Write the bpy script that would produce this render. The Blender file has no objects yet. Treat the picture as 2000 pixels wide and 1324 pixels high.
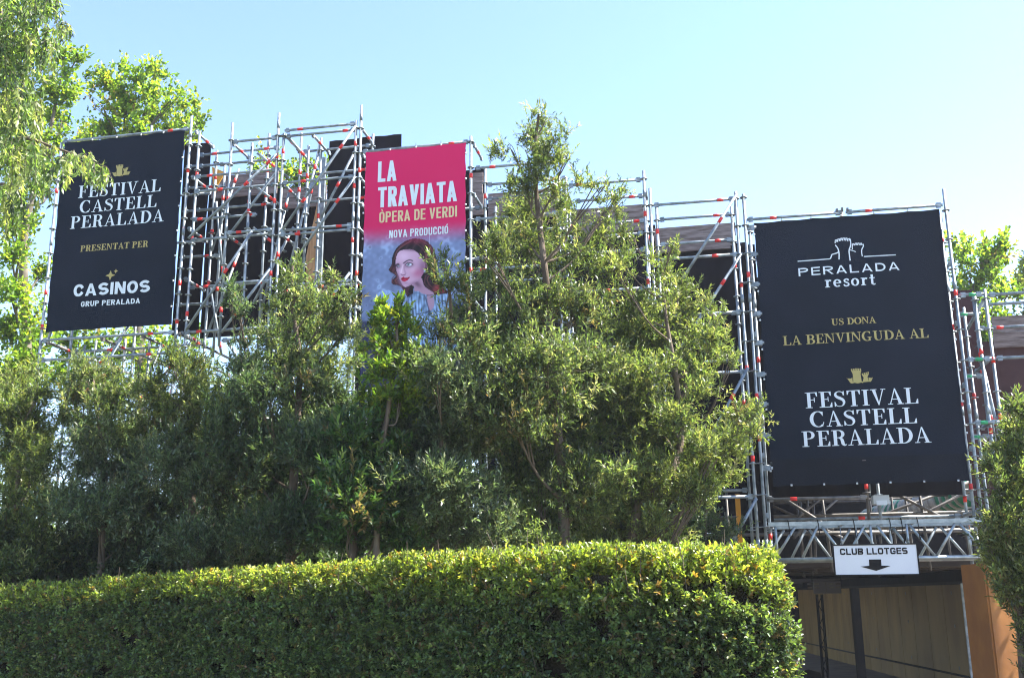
import bpy, math, random
import numpy as np
from mathutils import Vector, Matrix
rng = np.random.default_rng(7); random.seed(7)
SC = bpy.context.scene; COL = SC.collection
# ------------------------------------------------------------------ camera, sky, sun, exposure
PITCH = math.radians(14.0); ROLL = math.radians(0.51); FPX = 2017.0
CAM = np.array([0, 0, 1.6])
_r0 = np.array([1, 0, 0.]); FW = np.array([0, math.cos(PITCH), math.sin(PITCH)]); _u0 = np.array([0, -math.sin(PITCH), math.cos(PITCH)])
RT = math.cos(ROLL)*_r0 - math.sin(ROLL)*_u0; UP = math.cos(ROLL)*_u0 + math.sin(ROLL)*_r0
cd = bpy.data.cameras.new('camera'); cam = bpy.data.objects.new('camera', cd); COL.objects.link(cam)
cd.sensor_width = 36; cd.lens = 36*FPX/2000; cd.clip_end = 3000; cd.clip_start = 0.05
M = Matrix.Identity(4)
for i in range(3):
    M[i][0] = RT[i]; M[i][1] = UP[i]; M[i][2] = -FW[i]; M[i][3] = CAM[i]
cam.matrix_world = M; SC.camera = cam
SUN_EL = math.radians(50); SUN_AZ = math.radians(85)      # azimuth measured from +Y towards +X
w = bpy.data.worlds.new('World'); SC.world = w; w.use_nodes = True
nt = w.node_tree; nt.nodes.clear()
sky = nt.nodes.new('ShaderNodeTexSky'); sky.sky_type = 'NISHITA'; sky.sun_disc = False
sky.sun_elevation = SUN_EL; sky.sun_rotation = SUN_AZ; sky.air_density = 1.0; sky.dust_density = 0.35; sky.ozone_density = 1.3
bg = nt.nodes.new('ShaderNodeBackground'); bg.inputs[1].default_value = 0.10
out = nt.nodes.new('ShaderNodeOutputWorld'); tn = nt.nodes.new('ShaderNodeMix'); tn.data_type = 'RGBA'; tn.blend_type = 'MULTIPLY'; tn.inputs['Factor'].default_value = 1; tn.inputs[7].default_value = (.90, .905, .99, 1)
nt.links.new(sky.outputs[0], tn.inputs[6]); nt.links.new(tn.outputs[2], bg.inputs[0]); nt.links.new(bg.outputs[0], out.inputs[0])
ld = bpy.data.lights.new('sun', 'SUN'); ld.energy = 5.0; ld.angle = math.radians(0.5); ld.color = (1, 0.95, 0.86)
sun = bpy.data.objects.new('sun', ld); COL.objects.link(sun)
sd = Vector((math.sin(SUN_AZ)*math.cos(SUN_EL), math.cos(SUN_AZ)*math.cos(SUN_EL), math.sin(SUN_EL)))
sun.rotation_euler = sd.to_track_quat('Z', 'Y').to_euler()
SC.view_settings.view_transform = 'Standard'; SC.view_settings.look = 'None'
SC.view_settings.exposure = 2.2; SC.view_settings.gamma = 1
SC.render.engine = 'CYCLES'
SC.cycles.max_bounces = 10; SC.cycles.diffuse_bounces = 6; SC.cycles.transmission_bounces = 6; SC.cycles.filter_width = 1.1; SC.cycles.use_denoising = True

# ------------------------------------------------------------------ places: survey helpers
TH = math.radians(11.2); ORG = np.array([3.87, 15.6, 0]); ES = np.array([math.cos(TH), -math.sin(TH), 0]); EN = np.array([math.sin(TH), math.cos(TH), 0])
def ray(u, v): return (u-1000)/FPX*RT + (662-v)/FPX*UP + FW
def fac(s, z, t=0.0): return ORG + ES*s + EN*t + np.array([0, 0, z])          # a point of the scaffold wall: along, height, depth
def fp(u, v, t=0.0):
    d = ray(u, v); k = ((ORG + EN*t - CAM) @ EN)/(d @ EN); p = CAM + k*d
    return float((p-ORG) @ ES), float(p[2])
def yp(u, v, Y): d = ray(u, v); return CAM + d*(Y/d[1])
def proj(P):
    q = P - CAM; z = q @ FW
    return 1000 + FPX*(q @ RT)/z, 662 - FPX*(q @ UP)/z
def gz(y): return -0.012*min(max(y-2, 0), 60)

# ------------------------------------------------------------------ materials
def new_mat(name):
    m = bpy.data.materials.new(name); m.use_nodes = True; n = m.node_tree; n.nodes.clear()
    o = n.nodes.new('ShaderNodeOutputMaterial'); b = n.nodes.new('ShaderNodeBsdfPrincipled'); n.links.new(b.outputs[0], o.inputs[0])
    return m, n, b, o
def mat(name, c, rough=0.6, metal=0.0, c2=None, scale=6.0, bump=0.0, stretch=(1, 1, 1), spec=0.5, detail=5, bscale=None, mid=(0.35, 0.65)):
    m, n, b, o = new_mat(name)
    b.inputs['Roughness'].default_value = rough; b.inputs['Metallic'].default_value = metal; b.inputs['Specular IOR Level'].default_value = spec
    tc = n.nodes.new('ShaderNodeTexCoord'); mp = n.nodes.new('ShaderNodeMapping'); mp.inputs['Scale'].default_value = stretch
    n.links.new(tc.outputs['Object'], mp.inputs[0])
    nz = n.nodes.new('ShaderNodeTexNoise'); nz.inputs['Scale'].default_value = scale; nz.inputs['Detail'].default_value = detail; n.links.new(mp.outputs[0], nz.inputs[0])
    cr = n.nodes.new('ShaderNodeValToRGB'); cr.color_ramp.elements[0].position = mid[0]; cr.color_ramp.elements[1].position = mid[1]
    cr.color_ramp.elements[0].color = (*c, 1); cr.color_ramp.elements[1].color = (*(c2 or c), 1)
    n.links.new(nz.outputs[0], cr.inputs[0]); n.links.new(cr.outputs[0], b.inputs['Base Color'])
    if bump:
        bz = n.nodes.new('ShaderNodeTexNoise'); bz.inputs['Scale'].default_value = bscale or scale*3; n.links.new(mp.outputs[0], bz.inputs[0])
        bp = n.nodes.new('ShaderNodeBump'); bp.inputs['Strength'].default_value = bump; bp.inputs['Distance'].default_value = 0.02
        n.links.new(bz.outputs[0], bp.inputs['Height']); n.links.new(bp.outputs[0], b.inputs['Normal'])
    return m
def leaf_mat(name, trans=0.45, rough=0.4, tboost=(2.05, 2.15, 1.05), spec=0.5):
    m, n, b, o = new_mat(name)
    at = n.nodes.new('ShaderNodeAttribute'); at.attribute_name = 'tint'
    n.links.new(at.outputs['Color'], b.inputs['Base Color']); b.inputs['Roughness'].default_value = rough; b.inputs['Specular IOR Level'].default_value = spec
    tr = n.nodes.new('ShaderNodeBsdfTranslucent'); mu = n.nodes.new('ShaderNodeMix'); mu.data_type = 'RGBA'; mu.blend_type = 'MULTIPLY'; mu.inputs['Factor'].default_value = 1
    n.links.new(at.outputs['Color'], mu.inputs[6]); mu.inputs[7].default_value = (*tboost, 1); mu.clamp_result = False
    n.links.new(mu.outputs[2], tr.inputs[0])
    mx = n.nodes.new('ShaderNodeMixShader'); mx.inputs[0].default_value = trans
    n.links.new(b.outputs[0], mx.inputs[1]); n.links.new(tr.outputs[0], mx.inputs[2]); n.links.new(mx.outputs[0], o.inputs[0])
    return m
MT = {
 'steel': mat('galvanised_steel', (0.14, 0.17, 0.195), 0.5, 0.4, (0.31, 0.355, 0.39), 9, 0.15, (1, 1, 1), detail=8),
 'steel_old': mat('weathered_steel', (0.07, 0.065, 0.06), 0.6, 0.3, (0.18, 0.165, 0.15), 7, 0.1),
 'alu': mat('aluminium_truss', (0.26, 0.30, 0.31), 0.4, 0.5, (0.40, 0.44, 0.45), 12),
 'red': mat('red_tape', (0.75, 0.022, 0.016), 0.5, 0, (0.60, 0.02, 0.015), 20),
 'green': mat('green_tape', (0.02, 0.30, 0.12), 0.5, 0, (0.03, 0.36, 0.15), 20),
 'cloth': mat('black_stage_cloth', (0.0065, 0.0055, 0.008), 0.9, 0, (0.012, 0.010, 0.014), 3, 0.3, (1, 1, 0.4), 0.08),
 'brown': mat('brown_cloth', (0.055, 0.026, 0.028), 0.85, 0, (0.075, 0.036, 0.038), 3, 0.2, spec=0.2),
 'plank': mat('weathered_planks', (0.13, 0.095, 0.085), 0.8, 0, (0.27, 0.215, 0.20), 3.0, 0.6, (1.2, 1.2, 9), 0.2, 9),
 'ply': mat('raw_plywood', (0.42, 0.22, 0.10), 0.7, 0, (0.60, 0.36, 0.19), 3, 0.2, (6, 6, 1)),
 'yellow': mat('yellow_board', (0.80, 0.36, 0.03), 0.6, 0, (0.72, 0.30, 0.02), 5),
 'navy': mat('navy_banner_fabric', (0.0048, 0.0098, 0.0205), 0.85, 0, (0.0078, 0.0132, 0.0262), 1.2, 0.25, spec=0.12, bscale=60),
 'navy2': mat('navy_banner_fabric_hem', (0.0072, 0.0105, 0.0175), 0.85, 0, (0.0095, 0.013, 0.021), 2.0, 0.25, spec=0.08, bscale=60),
 'white': mat('white_print', (0.72, 0.78, 0.82), 0.7, 0, (0.66, 0.72, 0.77), 8),
 'gold': mat('gold_print', (0.44, 0.37, 0.13), 0.7, 0, (0.40, 0.33, 0.11), 8),
 'cream': mat('sand_print', (0.78, 0.60, 0.34), 0.7, 0, (0.70, 0.53, 0.30), 8),
 'signw': mat('white_sign_board', (0.74, 0.78, 0.82), 0.4, 0, (0.68, 0.72, 0.77), 2),
 'black': mat('black_paint', (0.008, 0.008, 0.009), 0.7, 0, (0.013, 0.012, 0.013), 9, spec=0.12),
 'ochre': mat('ochre_wall_panel', (0.150, 0.092, 0.032), 0.6, 0, (0.225, 0.148, 0.052), 1.3, 0.2, (1, 1, 0.5), 0.12),
 'orange': mat('orange_hoarding', (0.23, 0.082, 0.008), 0.7, 0, (0.31, 0.118, 0.014), 2.5, 0.15),
 'bark': mat('bark', (0.075, 0.055, 0.04), 0.9, 0, (0.16, 0.125, 0.095), 9, 0.8, (1, 1, 0.3), 0.2),
 'palebark': mat('pale_plane_bark', (0.06, 0.05, 0.04), 0.85, 0, (0.15, 0.13, 0.10), 4, 0.5, (1, 1, 0.4), 0.2),
 'earth': mat('earth', (0.10, 0.075, 0.05), 0.95, 0, (0.20, 0.155, 0.11), 1.5, 0.6),
 'grass': mat('dry_grass_ground', (0.06, 0.075, 0.03), 0.95, 0, (0.16, 0.14, 0.08), 0.6, 0.6),
 'path': mat('sandy_path', (0.075, 0.052, 0.034), 0.9, 0, (0.13, 0.095, 0.062), 2.5, 0.4),
 'core': mat('hedge_dark_core', (0.016, 0.014, 0.009), 0.95, 0, (0.035, 0.028, 0.018), 14, 1.0, spec=0.1),  # for the dark light-blocking core inside the hedge
 'duct': mat('green_duct_skin', (0.012, 0.20, 0.11), 0.5, 0, (0.02, 0.27, 0.15), 3),
 'ductw': mat('pale_duct_skin', (0.55, 0.55, 0.52), 0.5, 0, (0.42, 0.42, 0.40), 3),
 'plastic': mat('pale_plastic', (0.55, 0.58, 0.60), 0.4),
 'leaf': leaf_mat('evergreen_leaf', 0.42, 0.36),
 'leafbright': leaf_mat('fresh_leaf', 0.55, 0.45, (2.2, 2.35, 0.8)),
 'hedgeleaf': leaf_mat('hedge_leaf', 0.38, 0.36, (2.1, 2.2, 0.8)),
}
# ------------------------------------------------------------------ mesh helpers
def link(name, me, parent=None):
    o = bpy.data.objects.new(name, me); COL.objects.link(o)
    if parent is not None: o.parent = parent
    return o
def tag(o, label=None, cat=None, group=None, kind=None):
    if label: o['label'] = label
    if cat: o['category'] = cat
    if group: o['group'] = group
    if kind: o['kind'] = kind
    return o
def thing(name, label, cat, loc, group=None, rz=0.0):
    o = link(name, None); o.location = [float(a) for a in loc]; o.rotation_euler = (0, 0, rz)
    bpy.context.view_layer.update()
    return tag(o, label, cat, group)
def np_mesh(name, V, faces, mats, parent=None, tint=None, midx=None, smooth=False):
    """faces: list of int arrays (n,k)"""
    V = np.asarray(V, dtype=np.float64)
    off = np.zeros(3)
    if parent is not None:
        mw = np.array(parent.matrix_world.inverted()); V = V @ mw[:3, :3].T + mw[:3, 3]
    me = bpy.data.meshes.new(name)
    me.vertices.add(len(V)); me.vertices.foreach_set('co', V.astype(np.float32).ravel())
    idx = np.concatenate([f.ravel() for f in faces]); tot = np.concatenate([np.full(len(f), f.shape[1]) for f in faces])
    me.loops.add(len(idx)); me.loops.foreach_set('vertex_index', idx.astype(np.int32))
    me.polygons.add(len(tot)); st = np.concatenate([[0], np.cumsum(tot)[:-1]])
    me.polygons.foreach_set('loop_start', st.astype(np.int32))
    try: me.polygons.foreach_set('loop_total', tot.astype(np.int32))
    except Exception: pass
    for m in (mats if isinstance(mats, (list, tuple)) else [mats]): me.materials.append(m)
    if midx is not None: me.polygons.foreach_set('material_index', np.asarray(midx, dtype=np.int32))
    if smooth: me.polygons.foreach_set('use_smooth', np.ones(len(tot), dtype=bool))
    if tint is not None:
        a = me.color_attributes.new('tint', 'FLOAT_COLOR', 'POINT')
        a.data.foreach_set('color', np.concatenate([tint, np.ones((len(tint), 1))], 1).astype(np.float32).ravel())
    me.update(calc_edges=True)
    return link(name, me, parent)
class MB:
    """collects shapes in world coordinates, builds one mesh object"""
    def __init__(s): s.v = []; s.f = []; s.m = []; s.n = 0; s.sm = []
    def add(s, V, F, m=0, sm=False):
        V = np.asarray(V, float); s.v.append(V)
        for f in F: s.f.append([i+s.n for i in f]); s.m.append(m); s.sm.append(sm)
        s.n += len(V)
    def tube(s, a, b, r, m=0, k=8, r2=None):
        a = np.asarray(a, float); b = np.asarray(b, float); d = b-a; L = np.linalg.norm(d)
        if L < 1e-6: return
        d /= L; u = np.cross(d, [0, 0, 1.]) if abs(d[2]) < .95 else np.cross(d, [1., 0, 0]); u /= np.linalg.norm(u); w_ = np.cross(d, u)
        an = np.arange(k)*2*math.pi/k; ring = np.outer(np.cos(an), u) + np.outer(np.sin(an), w_)
        V = np.vstack([a+ring*r, b+ring*(r if r2 is None else r2)])
        s.add(V, [[i, (i+1) % k, k+(i+1) % k, k+i] for i in range(k)], m, True)
        s.n -= 0
        base = s.n-2*k
        s.f.append([base+i for i in range(k)][::-1]); s.m.append(m); s.sm.append(False)
        s.f.append([base+k+i for i in range(k)]); s.m.append(m); s.sm.append(False)
    def path(s, pts, rs, m=0, k=7):
        pts = [np.asarray(p, float) for p in pts]; n = len(pts); V = []
        u = None
        for i in range(n):
            d = pts[min(i+1, n-1)] - pts[max(i-1, 0)]; d /= max(np.linalg.norm(d), 1e-9)
            if u is None: u = np.cross(d, [0.3, 1., 0.1])
            u = u - d*(u @ d); u /= max(np.linalg.norm(u), 1e-9); w_ = np.cross(d, u)
            an = np.arange(k)*2*math.pi/k
            V.append(pts[i] + (np.outer(np.cos(an), u)+np.outer(np.sin(an), w_))*rs[i])
        F = []
        for i in range(n-1):
            for j in range(k): F.append([i*k+j, i*k+(j+1) % k, (i+1)*k+(j+1) % k, (i+1)*k+j])
        s.add(np.vstack(V), F, m, True)
    def box(s, c, ax, ay, az, m=0):
        """centre, three half-axis vectors"""
        c, ax, ay, az = [np.asarray(q, float) for q in (c, ax, ay, az)]
        V = [c+i*ax+j*ay+k*az for k in (-1, 1) for j in (-1, 1) for i in (-1, 1)]
        s.add(V, [[0, 2, 3, 1], [4, 5, 7, 6], [0, 1, 5, 4], [2, 6, 7, 3], [0, 4, 6, 2], [1, 3, 7, 5]], m)
    def fbox(s, s0, s1, z0, z1, t0, t1, m=0):
        s.box(fac((s0+s1)/2, (z0+z1)/2, (t0+t1)/2), ES*(s1-s0)/2, EN*(t1-t0)/2, np.array([0, 0, (z1-z0)/2]), m)
    def build(s, name, mats, parent=None, root=None):
        V = np.vstack(s.v)
        if parent is not None:
            mw = np.array((root or parent).matrix_world.inverted()); V = V @ mw[:3, :3].T + mw[:3, 3]
        me = bpy.data.meshes.new(name); me.from_pydata(V.tolist(), [], s.f)
        for m in (mats if isinstance(mats, (list, tuple)) else [mats]): me.materials.append(m)
        me.polygons.foreach_set('material_index', np.array(s.m, dtype=np.int32)); me.polygons.foreach_set('use_smooth', np.array(s.sm)); me.update()
        return link(name, me, parent)
SM = [MT['steel'], MT['red'], MT['green'], MT['steel_old']]
# ------------------------------------------------------------------ ground
def sheet(name, x0, x1, y0, y1, m, lift, nx=40, ny=60):
    ys = np.concatenate([np.linspace(y0, min(y1, 70), ny), [y1]]) if y1 > 70 else np.linspace(y0, y1, ny)
    xs = np.linspace(x0, x1, nx); X, Y = np.meshgrid(xs, ys); Z = np.array([[gz(y)+lift for x in xs] for y in ys])
    V = np.stack([X, Y, Z], -1).reshape(-1, 3); n = len(xs); q = np.array([[j*n+i, j*n+i+1, (j+1)*n+i+1, (j+1)*n+i] for j in range(len(ys)-1) for i in range(n-1)])
    return tag(np_mesh(name, V, [q], m), kind='structure')
sheet('ground', -900, 900, -40, 1800, MT['grass'], 0.0, 50)
sheet('path', 2.9, 10.9, -5, 45, MT['path'], 0.006, 20)

# ------------------------------------------------------------------ scaffold towers
R_T = 0.0242
def rosette(b, p, m=0):
    p = np.asarray(p); b.tube(p-[0, 0, .006], p+[0, 0, .006], 0.060, m, 10)
def standard(par, s, t, z0, z1, bands=(), rz0=None, step=0.475, old=False):
    b = MB(); mm = 3 if old else 0
    b.tube(fac(s, z0, t), fac(s, z1, t), R_T, mm, 9)
    z = 9.70
    while z > z0+.1:
        if z < z1-.03: rosette(b, fac(s, z, t), mm)
        z -= step
    zz = 9.95
    while zz > z0+.3:                                      # sleeves where two lengths meet
        if zz < z1-.2: b.tube(fac(s, zz-.10, t), fac(s, zz+.04, t), R_T+.004, mm, 9)
        zz -= 1.9
    ob = b.build('standard', SM, par)
    for q in bands:
        c = MB(); c.tube(fac(s, q-.045, t), fac(s, q+.045, t), R_T+.0035, 0, 9); c.build('red_tape', MT['red'], ob, par)
    return ob
def bar(par, name, a, b_, bands=(0.8,), r=R_T, m=0, green=False, heads=True):
    b = MB(); a = np.asarray(a); b_ = np.asarray(b_); b.tube(a, b_, r, m, 8)
    d = b_-a; L = np.linalg.norm(d); d = d/L
    if heads:
        for e, sg in ((a, 1), (b_, -1)):
            c = e+d*sg*.06; b.box(c, d*.035, np.cross(d, [0, 0, 1.])*.02 if abs(d[2]) < .95 else [.02, 0, 0], np.array([0, 0, .038]), m)
    ob = b.build(name, SM, par)
    for f in bands:
        if random.random() < .2 and len(bands) > 1: continue
        c = a+d*L*f; q = MB(); q.tube(c-d*.05, c+d*.05, r+.0035, 0, 8); q.build('green_tape' if green else 'red_tape', MT['green' if green else 'red'], ob, par)
    return ob
def ledger(par, s0, s1, z, t=0.0, bands=(0.82,), **k): return bar(par, 'ledger', fac(s0+.03, z, t), fac(s1-.03, z, t), bands, **k)
def transom(par, s, z, t0=0.0, t1=.73, bands=(), **k): return bar(par, 'transom', fac(s, z, t0+.03), fac(s, z, t1-.03), bands, **k)
def brace(par, s0, z0, s1, z1, t=-.05, t1=None, bands=(0.85,), **k): return bar(par, 'brace', fac(s0, z0, t), fac(s1, z1, t if t1 is None else t1), bands, heads=False, **k)
GRP = 'scaffold towers that carry the banners'
def tower(s, label): return thing('scaffold_tower', label, 'scaffold', fac(s, gz(15), 0), GRP, -TH)
G0 = gz(16)
LV = [9.72, 8.78, 7.86, 6.93, 5.98]
# A: carries the left banner
A = tower(-11.2, 'galvanised scaffold tower behind the navy banner with the gold castle at far left')
standard(A, -12.60, 0, G0, 10.0, (9.02, 7.05, 6.4)); standard(A, -12.50, .73, G0, 10.1, (8.0,))
standard(A, -9.96, 0.02, G0, 10.28, (9.2, 8.05, 7.05, 6.35)); standard(A, -9.82, .1, G0, 10.0, (9.15, 7.9, 6.5))
standard(A, -9.85, .85, G0, 9.95, (9.4, 8.3, 7.3)); standard(A, -11.2, .73, G0, 10.55, (8.1,)); standard(A, -9.72, .95, 5.9, 9.7, (9.0, 8.1, 7.2))
for z in (10.02, 6.15, 5.78): ledger(A, -12.6, -9.96, z, 0.0, (0.14, 0.83) if z < 10 else (0.86,))
for z in (9.05, 8.1, 6.1, 5.2, 4.2): ledger(A, -12.5, -9.85, z, .76, (0.3, 0.8))
for z in (5.2, 4.2): ledger(A, -12.6, -9.96, z, 0.0, (.4,))
for z in (10.0, 9.1, 8.1, 7.15, 6.15, 5.2):
    transom(A, -9.9, z, 0.04, .85, (.6,)); transom(A, -12.55, z, 0, .73)
for k, z in enumerate((9.7, 9.25, 8.78, 7.86, 6.93)): bar(A, 'ledger', fac(-10.5, z, .9), fac(-9.72, z, .95), (.7,) if k % 2 else ())
brace(A, -9.80, 6.25, -9.35, 7.9, .8, 1.0); brace(A, -9.80, 7.9, -9.45, 9.6, .8, 1.0)
brace(A, -9.80, 8.9, -9.55, 7.3, .85, .85); brace(A, -9.8, 7.2, -9.5, 5.9, .85, .85)
brace(A, -12.5, 6.1, -12.5, 7.9, .03, .7)
for (s0, z0, s1, z1, t) in ((-12.5, 4.1, -11.9, 6.1, .3), (-11.6, 5.0, -11.0, 6.1, .0), (-11.2, 4.1, -10.5, 6.1, .5), (-12.4, 5.2, -11.3, 6.6, .76), (-10.9, 4.4, -10.4, 6.3, 1.2), (-10.2, 4.6, -9.2, 3.6, .7)):
    brace(A, s0, z0, s1, z1, t, None, (.5,), m=0)
for s in (-12.0, -11.4, -10.9): standard(A, s, .76, 4.0, 6.3)
for s in (-12.5, -11.4, -10.6, -9.9): bar(A, 'transom', fac(s, 6.12, 0), fac(s, 6.1, 3.4), (.2, .7), m=3)
# B: with a post hanging short of the ground
B = tower(-9.0, 'scaffold tower just right of the far left navy banner, with a post that hangs short')
standard(B, -9.12, 0, 5.85, 10.05, (8.57, 6.5)); standard(B, -8.22, .0, G0, 10.15, (9.3, 8.45, 7.1)); standard(B, -9.1, .78, 5.9, 10.0, (8.8, 7.6))
standard(B, -8.72, .02, 4.0, 9.55, (8.3, 6.4)); standard(B, -8.75, .76, 5.2, 10.15, (9.4, 8.9, 8.0))
ledger(B, -9.12, -8.2, 9.67, 0, ()); 
for z, bd in ((9.08, (.18,)), (8.79, (.32,)), (8.25, (.12, .9)), (7.86, ())): ledger(B, -9.85, -8.55 if z in (8.25,) else -8.2, z, 0.06, bd)
ledger(B, -9.12, -8.2, 7.91, -.02, (.27,)); ledger(B, -9.12, -8.2, 6.98, 0, ()); ledger(B, -9.85, -8.2, 6.15, .05, (.18,)); ledger(B, -9.1, -8.2, 5.95, 0, (.5,)); ledger(B, -9.6, -8.2, 5.3, .4, (.5,))
for z in (9.84, 9.61, 8.72, 7.2): ledger(B, -10.2, -8.5, z, .75, (.2, .85))
for z in (9.67, 7.9, 6.9): transom(B, -9.12, z, 0, .78, (.5,))
for z in (9.35, 8.7, 7.9): brace(B, -8.75, z+.2, -8.3, z-.15, .3, .75, (.5,))
brace(B, -9.82, 7.86, -8.20, 9.33, -.04, None, (.65, .9)); brace(B, -9.07, 7.9, -8.18, 9.1, .04, None, ())
brace(B, -9.75, 6.15, -8.6, 7.9, -.04, None, (.6,)); brace(B, -9.08, 6.08, -8.22, 7.2, -.03, None, (.3,)); brace(B, -8.75, 6.5, -8.3, 8.9, .76, None, (.9,)); brace(B, -8.72, 6.7, -8.15, 8.2, .4, .7, (.6,))
brace(B, -9.05, 6.0, -8.85, 5.5, .1, .5)
# C
C_ = tower(-7.4, 'tallest scaffold tower, two posts with a cross braced frame left of the pink poster')
standard(C_, -8.12, 0.03, G0, 9.75, (9.4, 7.45)); standard(C_, -6.74, 0.0, G0, 9.85, (9.4, 8.6, 7.6, 5.4)); standard(C_, -6.66, .03, G0, 10.15, (8.9, 7.0))
standard(C_, -8.1, .76, 5.2, 10.1, (9.3, 8.95)); standard(C_, -7.7, .76, 5.2, 9.95, (9.2, 8.4)); standard(C_, -7.75, .3, 6.8, 9.6, (9.0,)); standard(C_, -6.7, .8, G0, 9.95, (9.0,))
for z, bd in ((9.79, (.22, )), (9.70, (.85,)), (8.78, (.3, )), (7.88, (.82,)), (7.80, (.25,)), (6.87, (.75,)), (5.9, (.3,))): ledger(C_, -8.12, -6.72, z, .0 if z != 9.70 else .05, bd)
for z in (9.72, 9.25, 8.7, 7.05): ledger(C_, -8.1, -6.7, z, .78, (.35, .9))
for z in (9.74, 8.8, 7.86, 6.9): transom(C_, -8.12, z, .03, .76, (.5,)); transom(C_, -6.68, z, .03, .8, (.6,)); transom(C_, -7.6, z-.03, .05, 1.0, (.4,)) if z > 9 else None
brace(C_, -8.02, 7.88, -6.73, 9.72, -.05, None, (.28, .8)); brace(C_, -7.68, 7.42, -6.71, 8.76, -.05, None, (.68,)); brace(C_, -7.5, 6.05, -6.75, 7.0, -.05, None, (.6,))
brace(C_, -8.1, 6.9, -7.72, 9.6, .3, .7, (.4, .9)); brace(C_, -8.0, 7.9, -7.72, 9.9, .76, None, (.5,)); brace(C_, -7.7, 8.3, -7.0, 9.7, .78, None, (.5,)); brace(C_, -8.1, 9.75, -7.75, 9.3, .1, .76, (.5,))
# D poster bay
D = tower(-5.6, 'scaffold tower holding up the pink and grey portrait poster')
standard(D, -4.64, 0, G0, 9.33, (8.6, 6.9, 5.6)); standard(D, -4.55, .73, G0, 9.05, (8.5, 7.3)); standard(D, -6.58, .75, G0, 9.5, (8.5,))
ledger(D, -6.64, -4.64, 9.235, 0, (.84,)); 
for z in (8.3, 7.35, 6.4, 5.45): ledger(D, -6.64, -4.6, z, .73, (.5,))
for z in (9.2, 8.28, 7.35, 6.4, 5.5): transom(D, -4.6, z, 0, .73, (.5,) if z > 9 else ()); transom(D, -6.62, z, 0, .75, (.5,))
standard(D, -4.42, 1.0, G0, 8.4)
# E, F, G stepped bays
E_ = tower(-3.9, 'scaffold tower right of the pink poster, its rails half hidden by the tallest shrub')
standard(E_, -3.12, 0, G0, 8.5, (7.98, 6.6)); standard(E_, -3.05, .73, G0, 8.3, (7.8,))
for z, bd in ((8.73, (.22,)), (7.80, ()), (6.9, (.1,)), (5.95, (.12,)), (5.0, (.3,))): ledger(E_, -4.6, -3.12, z, 0, bd)
for z in (8.72, 8.45, 7.8, 6.9): ledger(E_, -4.55, -3.05, z, .73, (.85,))
for z in (8.4, 7.8, 6.9): transom(E_, -3.1, z)
F_ = tower(-2.4, 'scaffold tower with double rails just left of the twin posts above the big shrub')
standard(F_, -3.0, 0, G0, 8.42, (7.9,)); standard(F_, -1.70, 0, G0, 8.42, (7.66, 6.5)); standard(F_, -1.72, .73, G0, 8.2, (7.5,))
for z, bd in ((8.27, (.15,)), (7.33, (.1, )), (6.4, (.5,)), (5.45, (.3,))): ledger(F_, -3.0, -1.70, z, 0, bd)
for z, bd in ((8.27, (.83,)), (7.82, (.88,)), (7.3, ())): ledger(F_, -2.98, -1.72, z, .73, bd)
for z in (8.2, 7.33, 6.4): transom(F_, -1.7, z); transom(F_, -3.0, z)
G_ = tower(-0.9, 'scaffold tower with two long diagonal braces, left of the large navy banner')
standard(G_, -1.61, 0, G0, 8.1, (6.9,)); standard(G_, -1.55, .73, G0, 8.1, (7.6,)); standard(G_, -0.24, .0, G0, 7.92, (6.35, 5.0, 3.6), ); standard(G_, -.30, .75, G0, 7.95, (6.9, 4.6))
for z, bd in ((7.80, (.82,)), (6.86, (.72,)), (5.91, (.3,)), (4.95, ()), (3.98, (.2,)), (3.03, ())): ledger(G_, -1.6, -.22, z, 0, bd)
for z, bd in ((7.82, (.8,)), (7.37, (.8,)), (6.1, ()), (5.3, ()), (3.2, (.08,))): ledger(G_, -1.55, -.28, z, .75, bd)
for z in (7.8, 6.86, 5.9, 5.0, 4.0): transom(G_, -.24, z)
brace(G_, -1.25, 6.35, -.22, 7.86, -.05, None, (.72,)); brace(G_, -1.35, 5.2, -.2, 6.86, -.05, None, (.72,)); brace(G_, -1.0, 3.7, -.22, 5.0, -.05, None, (.66,)); brace(G_, -1.3, 2.9, -.22, 4.15, -.02, None, ()); brace(G_, -.75, 2.15, -.22, 3.0, -.05, None, ())
# H: gate tower with the big banner
H = tower(1.4, 'wide scaffold tower above the passage, carrying the large navy banner')
standard(H, -.12, -.02, G0, 7.86, (6.5, 4.55, 3.9)); standard(H, 2.91, -.02, G0, 7.68, (6.0, 4.2)); standard(H, 2.84, .12, G0, 7.3, (6.9, 5.5, 4.3, 3.1)); standard(H, -.04, .35, G0, 7.4, (5.2, 2.45))
standard(H, .0, 1.09, G0, 7.3); standard(H, 2.95, 1.09, G0, 7.3, (3.0, 2.6)); standard(H, 1.38, .1, 2.6, 7.5, (3.15, ), old=True); standard(H, 1.6, .5, 2.6, 3.4, ())
ledger(H, -.12, 1.4, 7.42, -.02, (.28,)); ledger(H, 1.4, 2.9, 7.42, -.02, (.24,)); ledger(H, -.1, 1.4, 2.98, .02, (.27,), m=3); 
for z in (6.5, 5.55, 4.6, 3.65, 2.75): ledger(H, -.1, 2.9, z, 1.09, (.1, .5)); transom(H, 2.9, z, 0, 1.09); transom(H, -.08, z, 0, 1.09)
for z, s0 in ((7.3, 0), (6.85, .0), (6.35, 0), (5.87, 0), (5.4, 0), (4.9, 0), (4.43, 0), (3.95, 0), (3.45, 0)):   # stubs with clamps beside the banner
    bar(H, 'clamp', fac(-.13, z, .03), fac(.05, z, .03), (), r=.022)
b = MB()
for s in (1.30, 1.38, 1.46): b.box(fac(s, 7.455+.012*(s == 1.38), -.02), ES*.016, EN*.03, np.array([0, 0, .028]), 3)
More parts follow.
